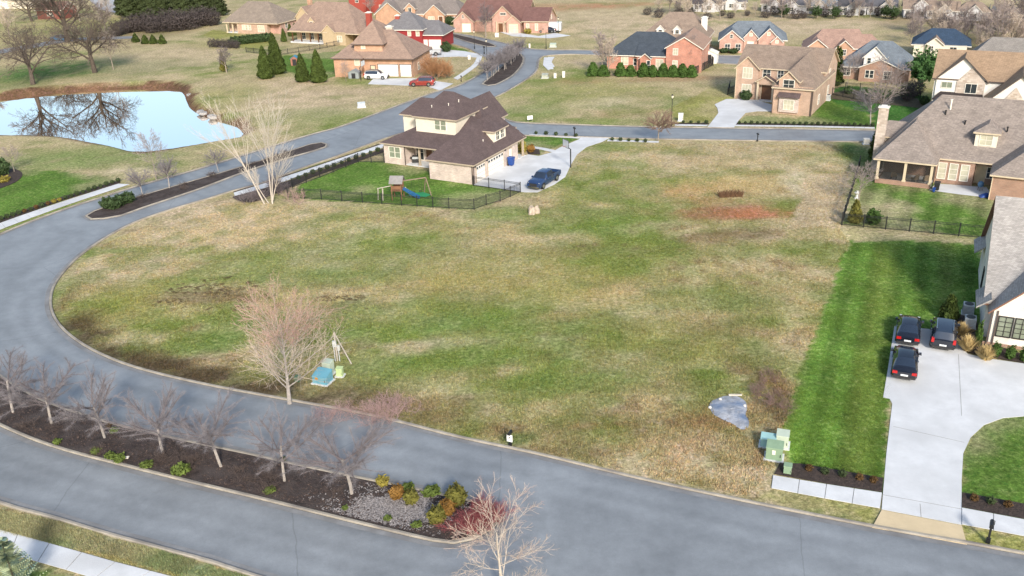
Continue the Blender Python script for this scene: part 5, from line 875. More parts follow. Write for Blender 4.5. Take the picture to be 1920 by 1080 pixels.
# pale conifer at the bottom left corner
def spruce(p):
    t_ = thing('pale_conifer', 'feathery pale green conifer at the bottom left corner', 'tree', p); MB().tube((0,0,0), (0,0,4.1), .09, .015, 6).build('trunk', bark_dark, t_); rs = np.random.RandomState(5); F = []; G_ = []
    for i in range(170):
        z = .5+3.6*rs.rand()**.8; r = 1.75*(1-z/4.4)+.12; a_ = rs.uniform(0, 6.283); o_ = np.array([0,0,z]); d = np.array([math.cos(a_), math.sin(a_), .28]); 
        for k in range(9):
            q = o_+d*r*(k+1)/9; sd = np.array([-math.sin(a_), math.cos(a_), 0])
            for s in (-1, 1):
                l = .26*(1.15-k/10); tip = q+(d*.5+sd*s)*l; w = np.array([0,0,.022])+d*.03; (F if i % 3 else G_).extend([q-w, tip, q+w])
    link('crown', quads_mesh('crown', np.array(F), 3, f_fern), t_); link('inner_crown', quads_mesh('inner_crown', np.array(G_), 3, f_spruce), t_)
spruce(at(38,1122))
# ------------------------------------------------------------------ vehicles
tyre_m = M('tyre', (.018,.018,.019), .85, .2); rim_m = M('alloy', (.35,.36,.37), .35, .1, metal=.8); car_glass = M('car_glass', (.02,.03,.05), .04, .1, spec=1.0); lamp_red = M('tail_lamp', (.42,.012,.012), .2, .1, spec=.6); lamp_clear = M('head_lamp', (.65,.66,.66), .15, .05, spec=.7); chrome = M('chrome', (.6,.6,.6), .2, .05, metal=1.0); plate_m = M('license_plate', (.62,.64,.66), .5, .1); trim_dk = M('dark_plastic', (.025,.025,.027), .6, .15)
def paint(nm, c, rough=.22): return M('paint_'+nm, c, rough, .05, 1.0, spec=.9)
KINDS = {  # x, half width, sill, belt, roof, roof half width ; cabin index pairs
 'sedan': ([(-2.40,.78,.38,.78,.84,.66),(-2.30,.87,.26,.93,.99,.72),(-1.72,.91,.2,.96,1.05,.72),(-.95,.92,.2,.96,1.38,.60),(-.2,.92,.2,.95,1.44,.60),(.45,.92,.2,.94,1.39,.60),(1.15,.92,.2,.92,.99,.74),(1.8,.90,.2,.83,.89,.72),(2.28,.85,.22,.70,.75,.66),(2.40,.74,.36,.58,.62,.58)], 2, 3, 5, 6, 1.42, -1.38, .33),
 'suv': ([(-2.38,.80,.42,.95,1.0,.70),(-2.32,.90,.3,1.05,1.12,.74),(-2.05,.94,.24,1.08,1.62,.66),(-1.2,.95,.24,1.08,1.70,.66),(-.2,.95,.24,1.07,1.71,.66),(.5,.95,.24,1.06,1.66,.66),(1.2,.95,.24,1.04,1.12,.78),(1.85,.93,.24,.98,1.04,.78),(2.25,.88,.26,.82,.9,.7),(2.38,.78,.42,.66,.7,.6)], 1, 2, 5, 6, 1.5, -1.42, .37),
 'pickup': ([(-2.95,.94,.5,.72,.76,.9),(-.95,.97,.4,.74,.78,.93),(-.90,.97,.38,1.15,1.22,.80),(-.78,.97,.36,1.17,1.82,.70),(.0,.97,.34,1.16,1.86,.70),(.75,.97,.34,1.15,1.80,.70),(1.45,.97,.34,1.13,1.22,.82),(2.2,.96,.34,1.08,1.16,.84),(2.8,.93,.36,1.0,1.06,.8),(2.95,.88,.45,.8,.84,.74)], 2, 3, 5, 6, 1.95, -1.85, .40)}
def car(name, label, p, deg, kind, pm, group=None, dark_roof=False, cat=None):
    S_, ra, rb, wa, wb, ax1, ax0, wr = KINDS[kind]; r = thing(name, label, cat or {'sedan':'car','suv':'car','pickup':'truck'}[kind], (p[0], p[1], p[2] if len(p) > 2 and p[2] else .05), math.radians(deg), group)
    def ring(s): x, hw, zb, bl, rf, rw = s; h_ = [(hw*.90,zb), (hw*.985,zb+.16), (hw,(zb+bl)/2+.05), (hw*.965,bl), (rw,rf-.05), (rw*.82,rf-.005), (rw*.4,rf+.012)]; return [(x,-y,z) for y, z in h_]+[(x,0,rf+.016)]+[(x,y,z) for y, z in h_[::-1]]
    Rg = [ring(s) for s in S_]; n = len(Rg[0]); parts = {k: MB() for k in ('body','windshield','rear_window','side_window_a','side_window_b','sunroof')}
    for i in range(len(Rg)-1):
        for j in range(n-1):
            q = [Rg[i][j], Rg[i+1][j], Rg[i+1][j+1], Rg[i][j+1]]; k = 'body'; top = 4 <= j <= n-6; side = j in (3, n-5)
            if side and rb <= i < wa: k = 'side_window_a' if j == 3 else 'side_window_b'
            elif top and i == wa: k = 'windshield'
            elif top and ra <= i < rb: k = 'rear_window'
            elif dark_roof and 5 <= j <= n-7 and rb <= i < wa: k = 'sunroof'
            parts[k].face(q)
    for e_ in (0, -1): parts['body'].face(Rg[e_] if e_ else Rg[e_][::-1])
    parts['body'].face([Rg[i][0] for i in range(len(Rg))]+[Rg[i][-1] for i in range(len(Rg)-1, -1, -1)])
    for k, mb in parts.items():
        if mb.f:
            me = mb.mesh(k, pm if k == 'body' else car_glass); 
            bmx = __import__('bmesh').new(); bmx.from_mesh(me); __import__('bmesh').ops.remove_doubles(bmx, verts=bmx.verts, dist=.0005); bmx.to_mesh(me); bmx.free()
            me.polygons.foreach_set('use_smooth', [len(f.vertices) == 4 for f in me.polygons]); link(k.replace('_a', '').replace('_b', '') if 'side' in k else k, me, r)
    hw = S_[4][1]
    for x in (ax1, ax0):
        for s in (-1, 1):
            y0 = s*(hw-.24); y1 = s*(hw+.012); w_ = MB().tube((x,y0,wr), (x,y1,wr), wr, wr, 18, cap=True).build('wheel', tyre_m, r); MB().tube((x,y1-s*.02,wr), (x,y1+s*.012,wr), wr*.66, wr*.6, 14, cap=True).build('rim', rim_m, w_)
            a_ = MB(); t0 = 12
            for k in range(t0):
                f0 = math.pi*k/t0; f1 = math.pi*(k+1)/t0; c = lambda f, q_: (x+q_*math.cos(f), s*(hw*1.0+.004), wr+q_*math.sin(f)); a_.face([c(f0,wr*1.02), c(f1,wr*1.02), c(f1,wr*1.17), c(f0,wr*1.17)])
            a_.build('wheel_arch', trim_dk, r)
    X0, X1 = S_[0][0], S_[-1][0]; zt = S_[1][3] if kind != 'pickup' else 1.05; zh = S_[-2][3]
    for s in (-1, 1):
        MB().box(S_[0][0]-.035 if kind != 'pickup' else X0-.02, S_[1][0]+.16 if kind != 'pickup' else X0+.06, min(s*.50,s*.86) if kind == 'sedan' else min(s*.68,s*.90), max(s*.50,s*.86) if kind == 'sedan' else max(s*.68,s*.90), zt-.24 if kind != 'suv' else zt-.25, zt-.04 if kind == 'sedan' else zt+.1, tp=.01).build('taillight', lamp_red, r)
        MB().box(S_[-2][0]-.18, S_[-2][0]+.05, min(s*.48,s*.84), max(s*.48,s*.84), zh-.16, zh+.01, tp=.02).build('headlight', lamp_clear, r)
        mx = S_[wb][0]-.35; MB().box(mx-.1, mx+.12, min(s*(hw-.02),s*(hw+.2)), max(s*(hw-.02),s*(hw+.2)), S_[wb][3]-.02, S_[wb][3]+.14, tp=.02).build('mirror', pm, r)
    MB().box(X0-.05, X0+.05, -.26, .26, .55, .68).build('license_plate', plate_m, r); MB().box(X0-.045, X0+.2, -.82, .82, .34, .5, tp=.02).build('bumper', trim_dk if kind != 'pickup' else chrome, r); MB().box(X1-.2, X1+.05, -.78, .78, .34, .52, tp=.02).build('bumper', trim_dk if kind != 'pickup' else chrome, r); MB().box(X1-.06, X1+.03, -.5, .5, .55, zh-.1, tp=.01).build('grille', trim_dk, r)
    for s in (-1, 1):
        mb = MB(); y = s*(hw*.99+.004); 
        for xx in ((-.25, .72) if kind != 'pickup' else (-.05,)): mb.box(xx-.008, xx+.008, min(y-s*.02,y), max(y-s*.02,y), S_[4][2]+.15, S_[4][3]-.02)
        mb.build('door_seam', trim_dk, r); mb = MB()
        for xx in ((-.35, .55) if kind != 'pickup' else (-.35, .6)): mb.box(xx, xx+.2, min(y,y+s*.035), max(y,y+s*.035), S_[4][3]-.16, S_[4][3]-.12)
        mb.build('door_handle', chrome, r)
    if kind == 'pickup':
        MB().box(-2.95, -.95, .86, .96, .74, 1.18, tp=.01).build('bed_side', pm, r); MB().box(-2.95, -.95, -.96, -.86, .74, 1.18, tp=.01).build('bed_side', pm, r); MB().box(-2.98, -2.88, -.86, .86, .74, 1.16).build('tailgate', pm, r); MB().box(-2.88, -.92, -.86, .86, .76, .80).build('bed_floor', trim_dk, r); MB().box(-.98, -.92, -.86, .86, .78, 1.2).build('bed_front', pm, r)
    if kind == 'suv':
        for s in (-1, 1): MB().bar((-1.7,s*.6,1.74), (.3,s*.6,1.72), .04, .05).build('roof_rail', chrome, r)
    return r
black_p = paint('black', (.010,.012,.020), .07); navy_p = paint('navy', (.012,.020,.040), .15); blue_p = paint('blue', (.020,.045,.12), .15); white_p = paint('white', (.75,.75,.74)); red_p = paint('red', (.24,.03,.025)); silver_p = paint('silver', (.42,.44,.46), .25)
fd = Vector((math.cos(math.radians(65)), math.sin(math.radians(65)), 0))
car('parked_sedan', 'black sedan with bright red tail lamps at the top left of the driveway', at(1699,652)+fd*2.35, 65.5, 'sedan', black_p)
car('parked_suv', 'black SUV with pale roof rails beside the straw grasses', at(1766,661)+fd*2.35, 64.5, 'suv', black_p, None, True)
car('parked_sedan', 'dark navy sedan parked behind the other sedan, nearest the camera', at(1692,717)+fd*2.35, 66, 'sedan', black_p)
p = H1.local(8.35, 3.5); car('pickup_truck', 'dark blue pickup truck facing the camera on the curved driveway', p, 240, 'pickup', blue_p)
car('white_car', 'white crossover parked before the orange brick garage doors', at(707,148), -12, 'suv', white_p, None, True); car('red_suv', 'dark red SUV parked on the drive by the rust bush', at(792,161), 172, 'suv', red_p)
car('silver_pickup', 'silver pickup by the red house garage doors', at(803,104), 175, 'pickup', silver_p); car('white_pickup', 'white pickup beside the small white shed at right of the slate roof', at(1305,113), 160, 'pickup', white_p)
car('dark_suv', 'dark SUV, left of two cars parked above the white pickup', at(1302,89), 60, 'suv', black_p); car('dark_suv', 'dark red-lamped SUV, right of two cars above the white pickup', at(1321,89), 62, 'suv', navy_p); car('blue_car', 'blue car on the lane behind the massive oak', at(112,76), 160, 'sedan', paint('bright_blue', (.05,.16,.30))); car('dark_car', 'dark car next to the white cargo trailer', at(1026,61), 165, 'sedan', black_p); car('white_van', 'white car half hidden before the grey-roofed tan brick house', at(793,40), 170, 'suv', white_p)
def trailer(p, deg, lab):
    t_ = thing('cargo_trailer', lab, 'trailer', p, math.radians(deg)); MB().box(-2, 2, -1, 1, .5, 2.4, tp=.04).build('body', white_p, t_); MB().box(-2.03, -1.99, -.85, .85, .6, 2.2).build('rear_door', silver_p, t_)
    for s in (-1, 1): MB().tube((0,s*.85,.35), (0,s*1.05,.35), .35, .35, 14, cap=True).build('wheel', tyre_m, t_)
    MB().bar((2,0,.5), (3,0,.5), .1).build('tow_bar', black_metal, t_)
trailer(at(1038,60), 165, 'white cargo trailer beside the reddish brown roofed house')

# ------------------------------------------------------------------ fences
def fence(label, pts, hgt=1.2, step=2.3, gap=.13):
    P = [Vector(xy(*q)) if len(q) == 2 else Vector(q[:2]) for q in pts]; r = thing('iron_fence', label, 'fence', (P[0].x, P[0].y, 0)); o_ = Vector((P[0].x, P[0].y, 0)); pm_ = MB().box(-.05, .05, -.05, .05, -.1, hgt+.08).box(-.065, .065, -.065, .065, hgt+.08, hgt+.12).mesh('post', black_metal)
    for a_, b_ in zip(P, P[1:]):
        n = max(1, round((b_-a_).length/step))
        for i in range(n):
            p_ = a_.lerp(b_, i/n); q_ = a_.lerp(b_, (i+1)/n); l = Vector((*p_, 0))-o_; m_ = Vector((*q_, 0))-o_; po = link('post', pm_, r); po.location = l
            rl = MB()
            for z in (.12, hgt-.16, hgt): rl.bar(l+Vector((0,0,z)), m_+Vector((0,0,z)), .04, .04)
            rl.build('rail', black_metal, r); k = int((q_-p_).length/gap); pk = MB()
            for j in range(1, k): c = l.lerp(m_, j/k); pk.bar(c+Vector((0,0,.05)), c+Vector((0,0,hgt-.01)), .02)
            tag(pk.build('pickets', black_metal, r), kind='stuff')
    po = link('post', pm_, r); po.location = Vector((*P[-1], 0))-o_; return r
fence('black iron fence around the green yard of the brown-roofed house', [(888,348.5),(976,361),(938,377.5),(912,384.5),(889,393),(842,391),(753,385),(680,380),(603,374),(540,371)], 1.25); fence('black iron fence along the boxwoods and sidewalk beside the brown-roofed house', [(548,352),(600,333),(672,304),(721,305)], 1.2)
fence('black iron fence along the front of the screened porch yard', [(1578,422),(1660,430),(1750,438),(1845,447)], 1.35, 2.4); fence('black iron fence along the left side of the screened porch yard', [(1578.5,421),(1594,370),(1611,313)], 1.35, 2.4)
fence('black iron fence right of the two-storey brick house', [(1560,178),(1600,186),(1625,190)], 1.2); fence('black iron fence left of the two-storey brick house', [(1379,172),(1364,178),(1368,165)], 1.2); fence('black iron fence behind the dark shrubs near the grey roof', [(1558,165),(1640,170),(1725,186)], 1.1); fence('black iron fence beside the clipped evergreen hedge and white shed', [(1303,140),(1337,123),(1333,117)], 1.5, 2.2, .09); fence('black iron fence across the covered porch lawn', [(462,98),(520,104),(560,98),(600,92),(640,84)], 1.1)
fence('dark iron fence in front of the birches', [(1135,142),(1160,143)], 1.1)

# ------------------------------------------------------------------ utility boxes, posts, small things
ugreen = M('utility_green', (.22,.32,.21), .5, .12); upale = M('utility_pale', (.46,.53,.43), .5, .1); ublue = M('utility_blue', (.13,.33,.42), .5, .12); uteal = M('utility_teal', (.30,.50,.50), .5, .1); ulime = M('utility_lime', (.44,.55,.28), .5, .1); udark = M('utility_dark_green', (.06,.13,.07), .5, .15); wood_g = M('weathered_wood', (.42,.38,.33), .85, .2, 4); orange = M('warning_orange', (.55,.25,.04), .5); wood_b = M('wood_brown', (.20,.10,.055), .8, .2)
def cabinet(label, p, w, d, hgt, mat, rz=0, slope=.18, name='utility_box', decal=None, pad=True):
    t_ = thing(name, label, 'utility box', p, math.radians(rz)); x, y = w/2, d/2
    MB().hexa([(-x,-y,.08), (x,-y,.08), (x,y,.08), (-x,y,.08)], [(-x,-y,hgt-slope), (x,-y,hgt-slope), (x,y,hgt), (-x,y,hgt)]).build('cabinet', mat, t_)
    MB().hexa([(-x-.03,-y-.04,hgt-slope+.0), (x+.03,-y-.04,hgt-slope), (x+.03,y+.03,hgt), (-x-.03,y+.03,hgt)], [(-x-.02,-y-.03,hgt-slope+.05), (x+.02,-y-.03,hgt-slope+.05), (x+.02,y+.02,hgt+.05), (-x-.02,y+.02,hgt+.05)]).build('lid', mat, t_)
    if pad: MB().box(-x-.12, x+.12, -y-.12, y+.12, -.02, .08).build('pad', concrete, t_)
    MB().box(x*.72, x*.82, -y-.025, -y-.0, hgt*.3, hgt*.5).build('latch', black_metal, t_)
    if decal: MB().box(-x*.35+decal[1], x*.05+decal[1], -y-.015, -y+.0, hgt*.45, hgt*.75).build('decal', decal[0], t_)
    return t_
cabinet('blue pad transformer with orange warning label beside the maple', at(606,716), 1.25, 1.0, .95, ublue, -22, .3, decal=(orange,-.15)); cabinet('pale green utility cabinet behind the blue transformer', at(617,700), .75, .6, 1.15, upale, -22, .08); cabinet('yellow green utility pedestal at the foot of the meter post', at(638,705), .5, .4, .75, ulime, -10, .05); cabinet('small dark green pedestal at the maple foot', at(559,716), .4, .35, .5, udark, -15, .03, pad=False)
cabinet('pale teal utility box, left of the group by the green lawn', at(1440,835), 1.0, .7, .75, uteal, -20, .1); cabinet('pale mint tall utility box, right of the group by the green lawn', at(1466,835), .8, .8, 1.0, upale, -20, .05); cabinet('green utility box with white notice in front of the others', at(1451,858), 1.05, .8, 1.1, ugreen, -20, .15, decal=(white_trim,.05)); cabinet('small green pedestal in the dark bed by the sidewalk', at(1476,887), .48, .4, .65, ugreen, -20, .04, pad=False)
def meter_post(p):
    t_ = thing('meter_post', 'weathered temporary power post with pale conduits and long diagonal brace', 'post', p)
    MB().bar((0,0,-.1), (0,0,2.6), .12).build('post', wood_g, t_); MB().bar((.02,.05,2.45), (1.25,-.7,.02), .09, .05).build('brace', wood_g, t_); MB().box(-.22, .1, -.2, -.06, 1.35, 1.9).build('meter_box', M('meter_grey', (.5,.52,.52), .4), t_); MB().box(.12, .34, -.16, -.04, 1.0, 1.45).build('breaker_box', M('meter_grey', (.5,.52,.52), .4), t_)
    for x in (-.16, .2): MB().tube((x,-.1,0), (x,-.1,1.4), .035, .035, 6).build('conduit', M('pvc', (.62,.64,.66), .5), t_)
meter_post(at(633,676))
def mailbox(label, p, rz=0, placard=False, sc=1.0):
    t_ = thing('mailbox', label, 'mailbox', p, math.radians(rz)); t_.scale = (sc,)*3; MB().bar((0,0,-.1), (0,0,1.05), .1).box(-.1, .1, -.1, .1, 0, .25).build('post', black_metal, t_); mb = MB(); n = 8; R_ = .1
    for y in (-.26, .26): mb.face([(-R_,y,1.05), (R_,y,1.05)]+[(R_*math.cos(math.pi*k/n), y, 1.17+R_*math.sin(math.pi*k/n)) for k in range(n+1)])
    pr = [(-R_,1.05), (R_,1.05)]+[(R_*math.cos(math.pi*k/n), 1.17+R_*math.sin(math.pi*k/n)) for k in range(n+1)]
    for k in range(len(pr)): a_, b_ = pr[k], pr[(k+1) % len(pr)]; mb.face([(a_[0],-.26,a_[1]), (b_[0],-.26,b_[1]), (b_[0],.26,b_[1]), (a_[0],.26,a_[1])])
    mb.build('box', black_metal, t_); MB().bar((0,-.2,.75), (0,.22,1.04), .05).build('brace', black_metal, t_); MB().box(.1, .12, .02, .07, 1.1, 1.35).build('flag', black_metal, t_)
    if placard: MB().box(-.22, .22, -.10, -.07, .42, 1.0).build('placard', M('placard_white', (.82,.82,.80), .5, .03), t_)
    return t_
mailbox('black curbside post with a white placard at the lot edge', at(957,836), -25, True, .95); mailbox('black mailbox on the verge right of the buff driveway apron', at(1852,1017), -30, sc=1.15); mailbox('black mailbox before the boxwoods on the middle street', at(1077,257), 10, sc=1.2); mailbox('black mailbox post on the near verge of the middle street', at(1420,265), 10, sc=.95); mailbox('black mailbox by the sidewalk below the silver pickup', at(908,101), 20, sc=1.3); mailbox('black mailbox near the rust bush by the boulevard', at(865,153), 20, sc=.9)
def lamp(label, p, hgt=4.4, arm=False):
    t_ = thing('lamp_post', label, 'street lamp', p); MB().tube((0,0,-.1), (0,0,hgt), .07, .045, 8).tube((0,0,0), (0,0,.6), .14, .1, 8).build('pole', black_metal, t_)
    if arm: MB().bar((0,0,hgt), (.9,0,hgt), .08).build('arm', black_metal, t_); MB().box(.55, 1.1, -.15, .15, hgt-.14, hgt-.02).build('lantern', black_metal, t_)
    else: MB().lathe([(.06,0), (.16,.12), (.19,.42), (.05,.55), (.0,.62)], (0,0,hgt), 8).build('lantern', M('lantern_glass', (.68,.62,.48), .3), t_); MB().lathe([(.22,.42), (.06,.6), (0,.66)], (0,0,hgt+.02), 8).build('cap', black_metal, t_)
lamp('black lamp post on the verge left of the white driveway', at(1258.5,238)); lamp('black lamp post by the junction median beside the boulevard', at(913,113), 3.8); lamp('black lamp post at the upper boulevard verge', at(890,92), 3.6); lamp('lamp post with side arm on the verge beyond the junction', at(1024,92), 3.6, True); lamp('lamp post beside the white trailer', at(1047,62), 3.2); lamp('lamp post by the white shed near the clipped hedge', at(1324,112), 3.4)
cabinet('white utility pedestal left of the four boxwoods', at(1276,227), .75, .5, 1.2, M('utility_white', (.68,.68,.62), .5), -10, .05); cabinet('grey green transformer on the lot edge below the junction', at(1022,146), 1.2, .9, .8, M('utility_grey', (.36,.38,.32), .6), -10, .2); cabinet('white pedestal, left of two on the lot edge below the junction', at(1041,147), .5, .4, .95, white_trim, -10, .02, pad=False); cabinet('white pedestal, right of two on the lot edge below the junction', at(1057,146), .5, .4, 1.2, white_trim, -10, .02, pad=False); cabinet('pale green transformer beyond the junction', at(1037,88), 1.4, 1, .8, upale, -10, .2); cabinet('white pedestal at the verge beyond the junction', at(993,90), .4, .4, .9, white_trim, 0, .02, pad=False); cabinet('small white box on the grass by the curved walk', at(880,112), .6, .5, .9, white_trim, 0, .02, pad=False); cabinet('pale transformer in the straw meadow by the boulevard', at(678,201), 1.3, .9, .8, M('utility_silver', (.55,.60,.60), .5), 10, .15); cabinet('white trailer-sized box on the verge before the top row', at(932,70), .9, .7, 1.0, white_trim, -10, .05, pad=False); cabinet('white and dark utility box by the street at the screened porch house', at(1624,270), .8, .6, .75, white_trim, -10, .05)
def sign(p):
    t_ = thing('yard_sign', 'tilted white yard sign at the corner lot edge', 'sign', p, .3); MB().box(-.45, .45, -.02, .02, .35, .95).build('board', M('placard_white', (.82,.82,.80), .5, .03), t_)
    for x in (-.35, .35): MB().bar((x,0,-.1), (x,0,.36), .03).build('stake', wood_g, t_)
sign(at(994,228))
def hydrant(p):
    t_ = thing('fire_hydrant', 'small dark red fire hydrant on the verge near the screened porch house', 'hydrant', p); mt = M('hydrant_red', (.22,.03,.04), .5); MB().lathe([(.16,0), (.16,.06), (.11,.08), (.11,.5), (.15,.52), (.15,.56), (.12,.66), (.04,.74), (0,.75)], (0,0,0), 12).build('barrel', mt, t_); MB().tube((-.2,0,.4), (.2,0,.4), .06, .06, 8, cap=True).build('outlet', mt, t_)
hydrant(at(1663,266))
def hoop(label, p, rz, hgt=3.05, mat=None):
    t_ = thing('basketball_hoop', label, 'basketball hoop', p, math.radians(rz)); mt = black_metal; MB().bar((0,0,0), (0,0,hgt-.5), .12).bar((0,0,hgt-.55), (.7,0,hgt+.1), .09).build('pole', mt, t_); MB().box(.7, .74, -.8, .8, hgt-.15, hgt+.85).build('backboard', M('backboard', (.5,.55,.58), .2), t_); mb = MB()
    for y in (-.8, .77): mb.box(.69, .76, y, y+.03, hgt-.15, hgt+.85)
    mb.box(.69, .76, -.8, .8, hgt-.18, hgt-.14).box(.69, .76, -.8, .8, hgt+.83, hgt+.87).build('board_frame', mt, t_); mb = MB()
    for k in range(14): a_, b_ = k*math.tau/14, (k+1)*math.tau/14; mb.tube((1.0+.23*math.cos(a_),.23*math.sin(a_),hgt), (1.0+.23*math.cos(b_),.23*math.sin(b_),hgt), .012, .012, 5)
    mb.build('rim', M('rim_orange', (.5,.12,.03), .5), t_)
hoop('black basketball hoop at the edge of the curved driveway', at(1070,314), 205); hoop('black basketball hoop beside the white crossover', at(677,151), -20)
def bin_(label, p, rz, mat, s_=1.0):
    t_ = thing('wheelie_bin', label, 'bin', p, math.radians(rz)); t_.scale = (s_,)*3; MB().hexa([(-.24,-.24,.08), (.24,-.24,.08), (.24,.24,.08), (-.24,.24,.08)], [(-.32,-.34,1.0), (.32,-.34,1.0), (.32,.34,1.0), (-.32,.34,1.0)]).build('body', mat, t_); MB().box(-.34, .34, -.38, .38, 1.0, 1.07, tp=.03).build('lid', mat, t_)
    for x in (-.26, .2): MB().tube((x,.3,.12), (x+.06,.3,.12), .12, .12, 10, cap=True).build('wheel', tyre_m, t_)
    MB().bar((-.25,.4,.98), (.25,.4,.98), .035).build('handle', mat, t_)
bblue = M('bin_blue', (.015,.06,.26), .4, .1); q = H1.local(.75, 9.0); bin_('bright blue wheelie bin by the garage doors of the brown-roofed house', q+Vector((0,0,.05)), 60, bblue, 1.15); q = H3.local(.75, -.35); bin_('dark bin at the corner of the screened porch', q+Vector((0,0,.05)), -30, trim_dk); q = H3.local(.55, -.95); bin_('small blue bucket bin below the screened porch corner', q, -30, bblue, .5)
def ac(label, p, rz=-25, mat=None):
    t_ = thing('air_conditioner', label, 'air conditioner', p, math.radians(rz)); MB().box(-.45, .45, -.45, .45, .1, .95, tp=.02).build('casing', M('ac_grey', (.52,.55,.56), .5, .1), t_); MB().lathe([(.36,0), (.36,.04), (.30,.05), (0,.05)], (0,0,.95), 18).build('fan_grille', M('ac_dark', (.05,.055,.06), .5), t_); MB().box(-.5, .5, -.5, .5, 0, .1).build('pad', concrete, t_); mb = MB()
    for k in range(6): mb.box(-.455, .455, -.455, .455, .2+k*.12, .215+k*.12)
    mb.build('louvre', M('ac_dark', (.05,.055,.06), .5), t_); return t_
ac('grey air conditioner nearest the straw grasses', at(1817,613)); ac('second grey air conditioner, behind at the white house wall', at(1814,588)); ac('small teal air conditioner beside the two-storey brick house', at(1551,188), -30)
wood_p = M('playset_wood', (.22,.17,.12), .85, .2, 4)
def playset(p, rz):
    t_ = thing('playset', 'wooden playset with grey roofed tower, blue slide and green tarp wing in the fenced yard', 'playset', p, math.radians(rz)); 
    for x in (-.6, .6):
        for y in (-.6, .6): MB().bar((x,y,-.05), (x,y,2.3), .1).build('post', wood_b, t_)
    MB().box(-.7, .7, -.7, .7, 1.15, 1.23).build('deck', wood_b, t_); mb = MB()
    for s in (-1, 1): mb.hexa([(-.85,s*.85,2.1), (.85,s*.85,2.1), (.85,0,2.85), (-.85,0,2.85)], [(-.85,s*.85,2.18), (.85,s*.85,2.18), (.85,0,2.93), (-.85,0,2.93)])
    mb.build('roof', M('playset_roof', (.24,.23,.225), .8), t_)
    for s in (-1, 1): MB().box(-.65, .65, s*.64-.02, s*.64+.02, 1.35, 1.8).build('railing', wood_b, t_)
    mb = MB(); n = 7
    for k in range(n): a_, b_ = k/n, (k+1)/n; za, zb = 1.15*(1-a_)**1.3+.12, 1.15*(1-b_)**1.3+.12; mb.hexa([(.7+2.0*a_,-.25,za-.05), (.7+2.0*b_,-.25,zb-.05), (.7+2.0*b_,.25,zb-.05), (.7+2.0*a_,.25,za-.05)], [(.7+2.0*a_,-.25,za), (.7+2.0*b_,-.25,zb), (.7+2.0*b_,.25,zb), (.7+2.0*a_,.25,za)])
    for s in (-.27, .25): mb.hexa([(.7,s,1.2), (2.7,s,.1), (2.7,s+.03,.1), (.7,s+.03,1.2)], [(.7,s,1.42), (2.7,s,.3), (2.7,s+.03,.3), (.7,s+.03,1.42)])
    mb.build('slide', M('slide_blue', (.02,.10,.24), .35), t_); mb = MB().bar((.75,.5,1.2), (1.4,.75,0), .07).bar((.75,.9,1.2), (1.4,1.15,0), .07)
    for k in range(1, 5): f = k/5; mb.bar((.75+.65*f,.5+.25*f,1.2-1.2*f), (.75+.65*f,.9+.25*f,1.2-1.2*f), .05)
    mb.build('ladder', wood_g, t_); MB().bar((.5,.3,2.15), (3.2,1.8,2.15), .12).build('swing_beam', wood_p, t_)
    for (a_, b_) in (((3.2,1.8,2.15),(3.9,1.2,0)), ((3.2,1.8,2.15),(2.7,2.6,0))): MB().bar(a_, b_, .1).build('leg', wood_p, t_)
    for f in (.45, .75): x, y = .5+2.7*f, .3+1.5*f; MB().bar((x-.15,y,2.1), (x-.15,y,.55), .02).bar((x+.15,y,2.1), (x+.15,y,.55), .02).box(x-.2, x+.2, y-.1, y+.1, .5, .55).build('swing', black_metal, t_)
    MB().face([(.9,.9,.06), (3.3,.4,.05), (3.9,1.4,.05), (2.6,2.4,.05), (1.4,2.0,.06)]).build('ground_mat', M('mat_green', (.02,.24,.09), .6), t_)
    for x, y in ((-2.4,-.6), (-1.9,-.4), (-1.7,-.9)): MB().bar((x,y,0), (x+.1,y,1.5), .08).build('frame_post', wood_g, t_)
    MB().bar((-2.4,-.6,1.45), (-.6,-.3,1.75), .08).build('monkey_bar', wood_g, t_)
playset(at(747,372), -8)
# tarp, stone heap, brush heap, plank
rs = np.random.RandomState(3); T = MB(); n = 26; out = PX([(1331,757),(1346,748),(1362,743),(1381,744),(1396,752),(1401,766),(1398,778),(1404,790),(1402,803),(1389,806),(1376,797),(1356,788),(1336,776)]); c0 = Vector(xy(1368,772)); ring_n = 9; sp = smooth_poly(out, True, .25)
for k in range(ring_n+1):
    f = k/ring_n
    for q in sp: x = c0.x+(q[0]-c0.x)*f; y = c0.y+(q[1]-c0.y)*f; T.v.append((x, y, .04+.14*(1-f*f)+.34*max(0, float(fbm(np.array([x*1.0]), np.array([y]), .5, 31, 3)[0])-.38)*(1.2-f)))
m_ = len(sp)
for k in range(ring_n):
    for i in range(m_): T.f.append((k*m_+i, k*m_+(i+1) % m_, (k+1)*m_+(i+1) % m_, (k+1)*m_+i)); T.m.append(0)
tag(T.build('tarp', M('silver_blue_tarp', (.33,.35,.39), .5, .35, 2.2, .8, 6, tint=(.13,.19,.30)), None, True), 'crumpled silver blue tarp on the ground near the utility boxes', 'tarp')
p, q = at(1366,743), at(1391,743.5); tag(MB().bar(p+Vector((0,0,.12)), q+Vector((0,0,.14)), .18, .06).build('plank', M('pale_plank', (.62,.56,.45), .8)), 'pale plank at the top edge of the tarp', 'plank')
for i, (px, py) in enumerate(((1331,766),(1396,763),(1350,751))): tag(MB().lathe([(0,-.05), (.13,.02), (.11,.12), (0,.17)], at(px,py)+Vector((0,0,.05)), 7).build('tarp_stone', M('pale_stone_lump', (.62,.60,.55), .9)), ('pale stone weighing the left corner of the tarp','pale stone at the right side of the tarp','pale stone at the upper left tarp edge')[i], 'stone')
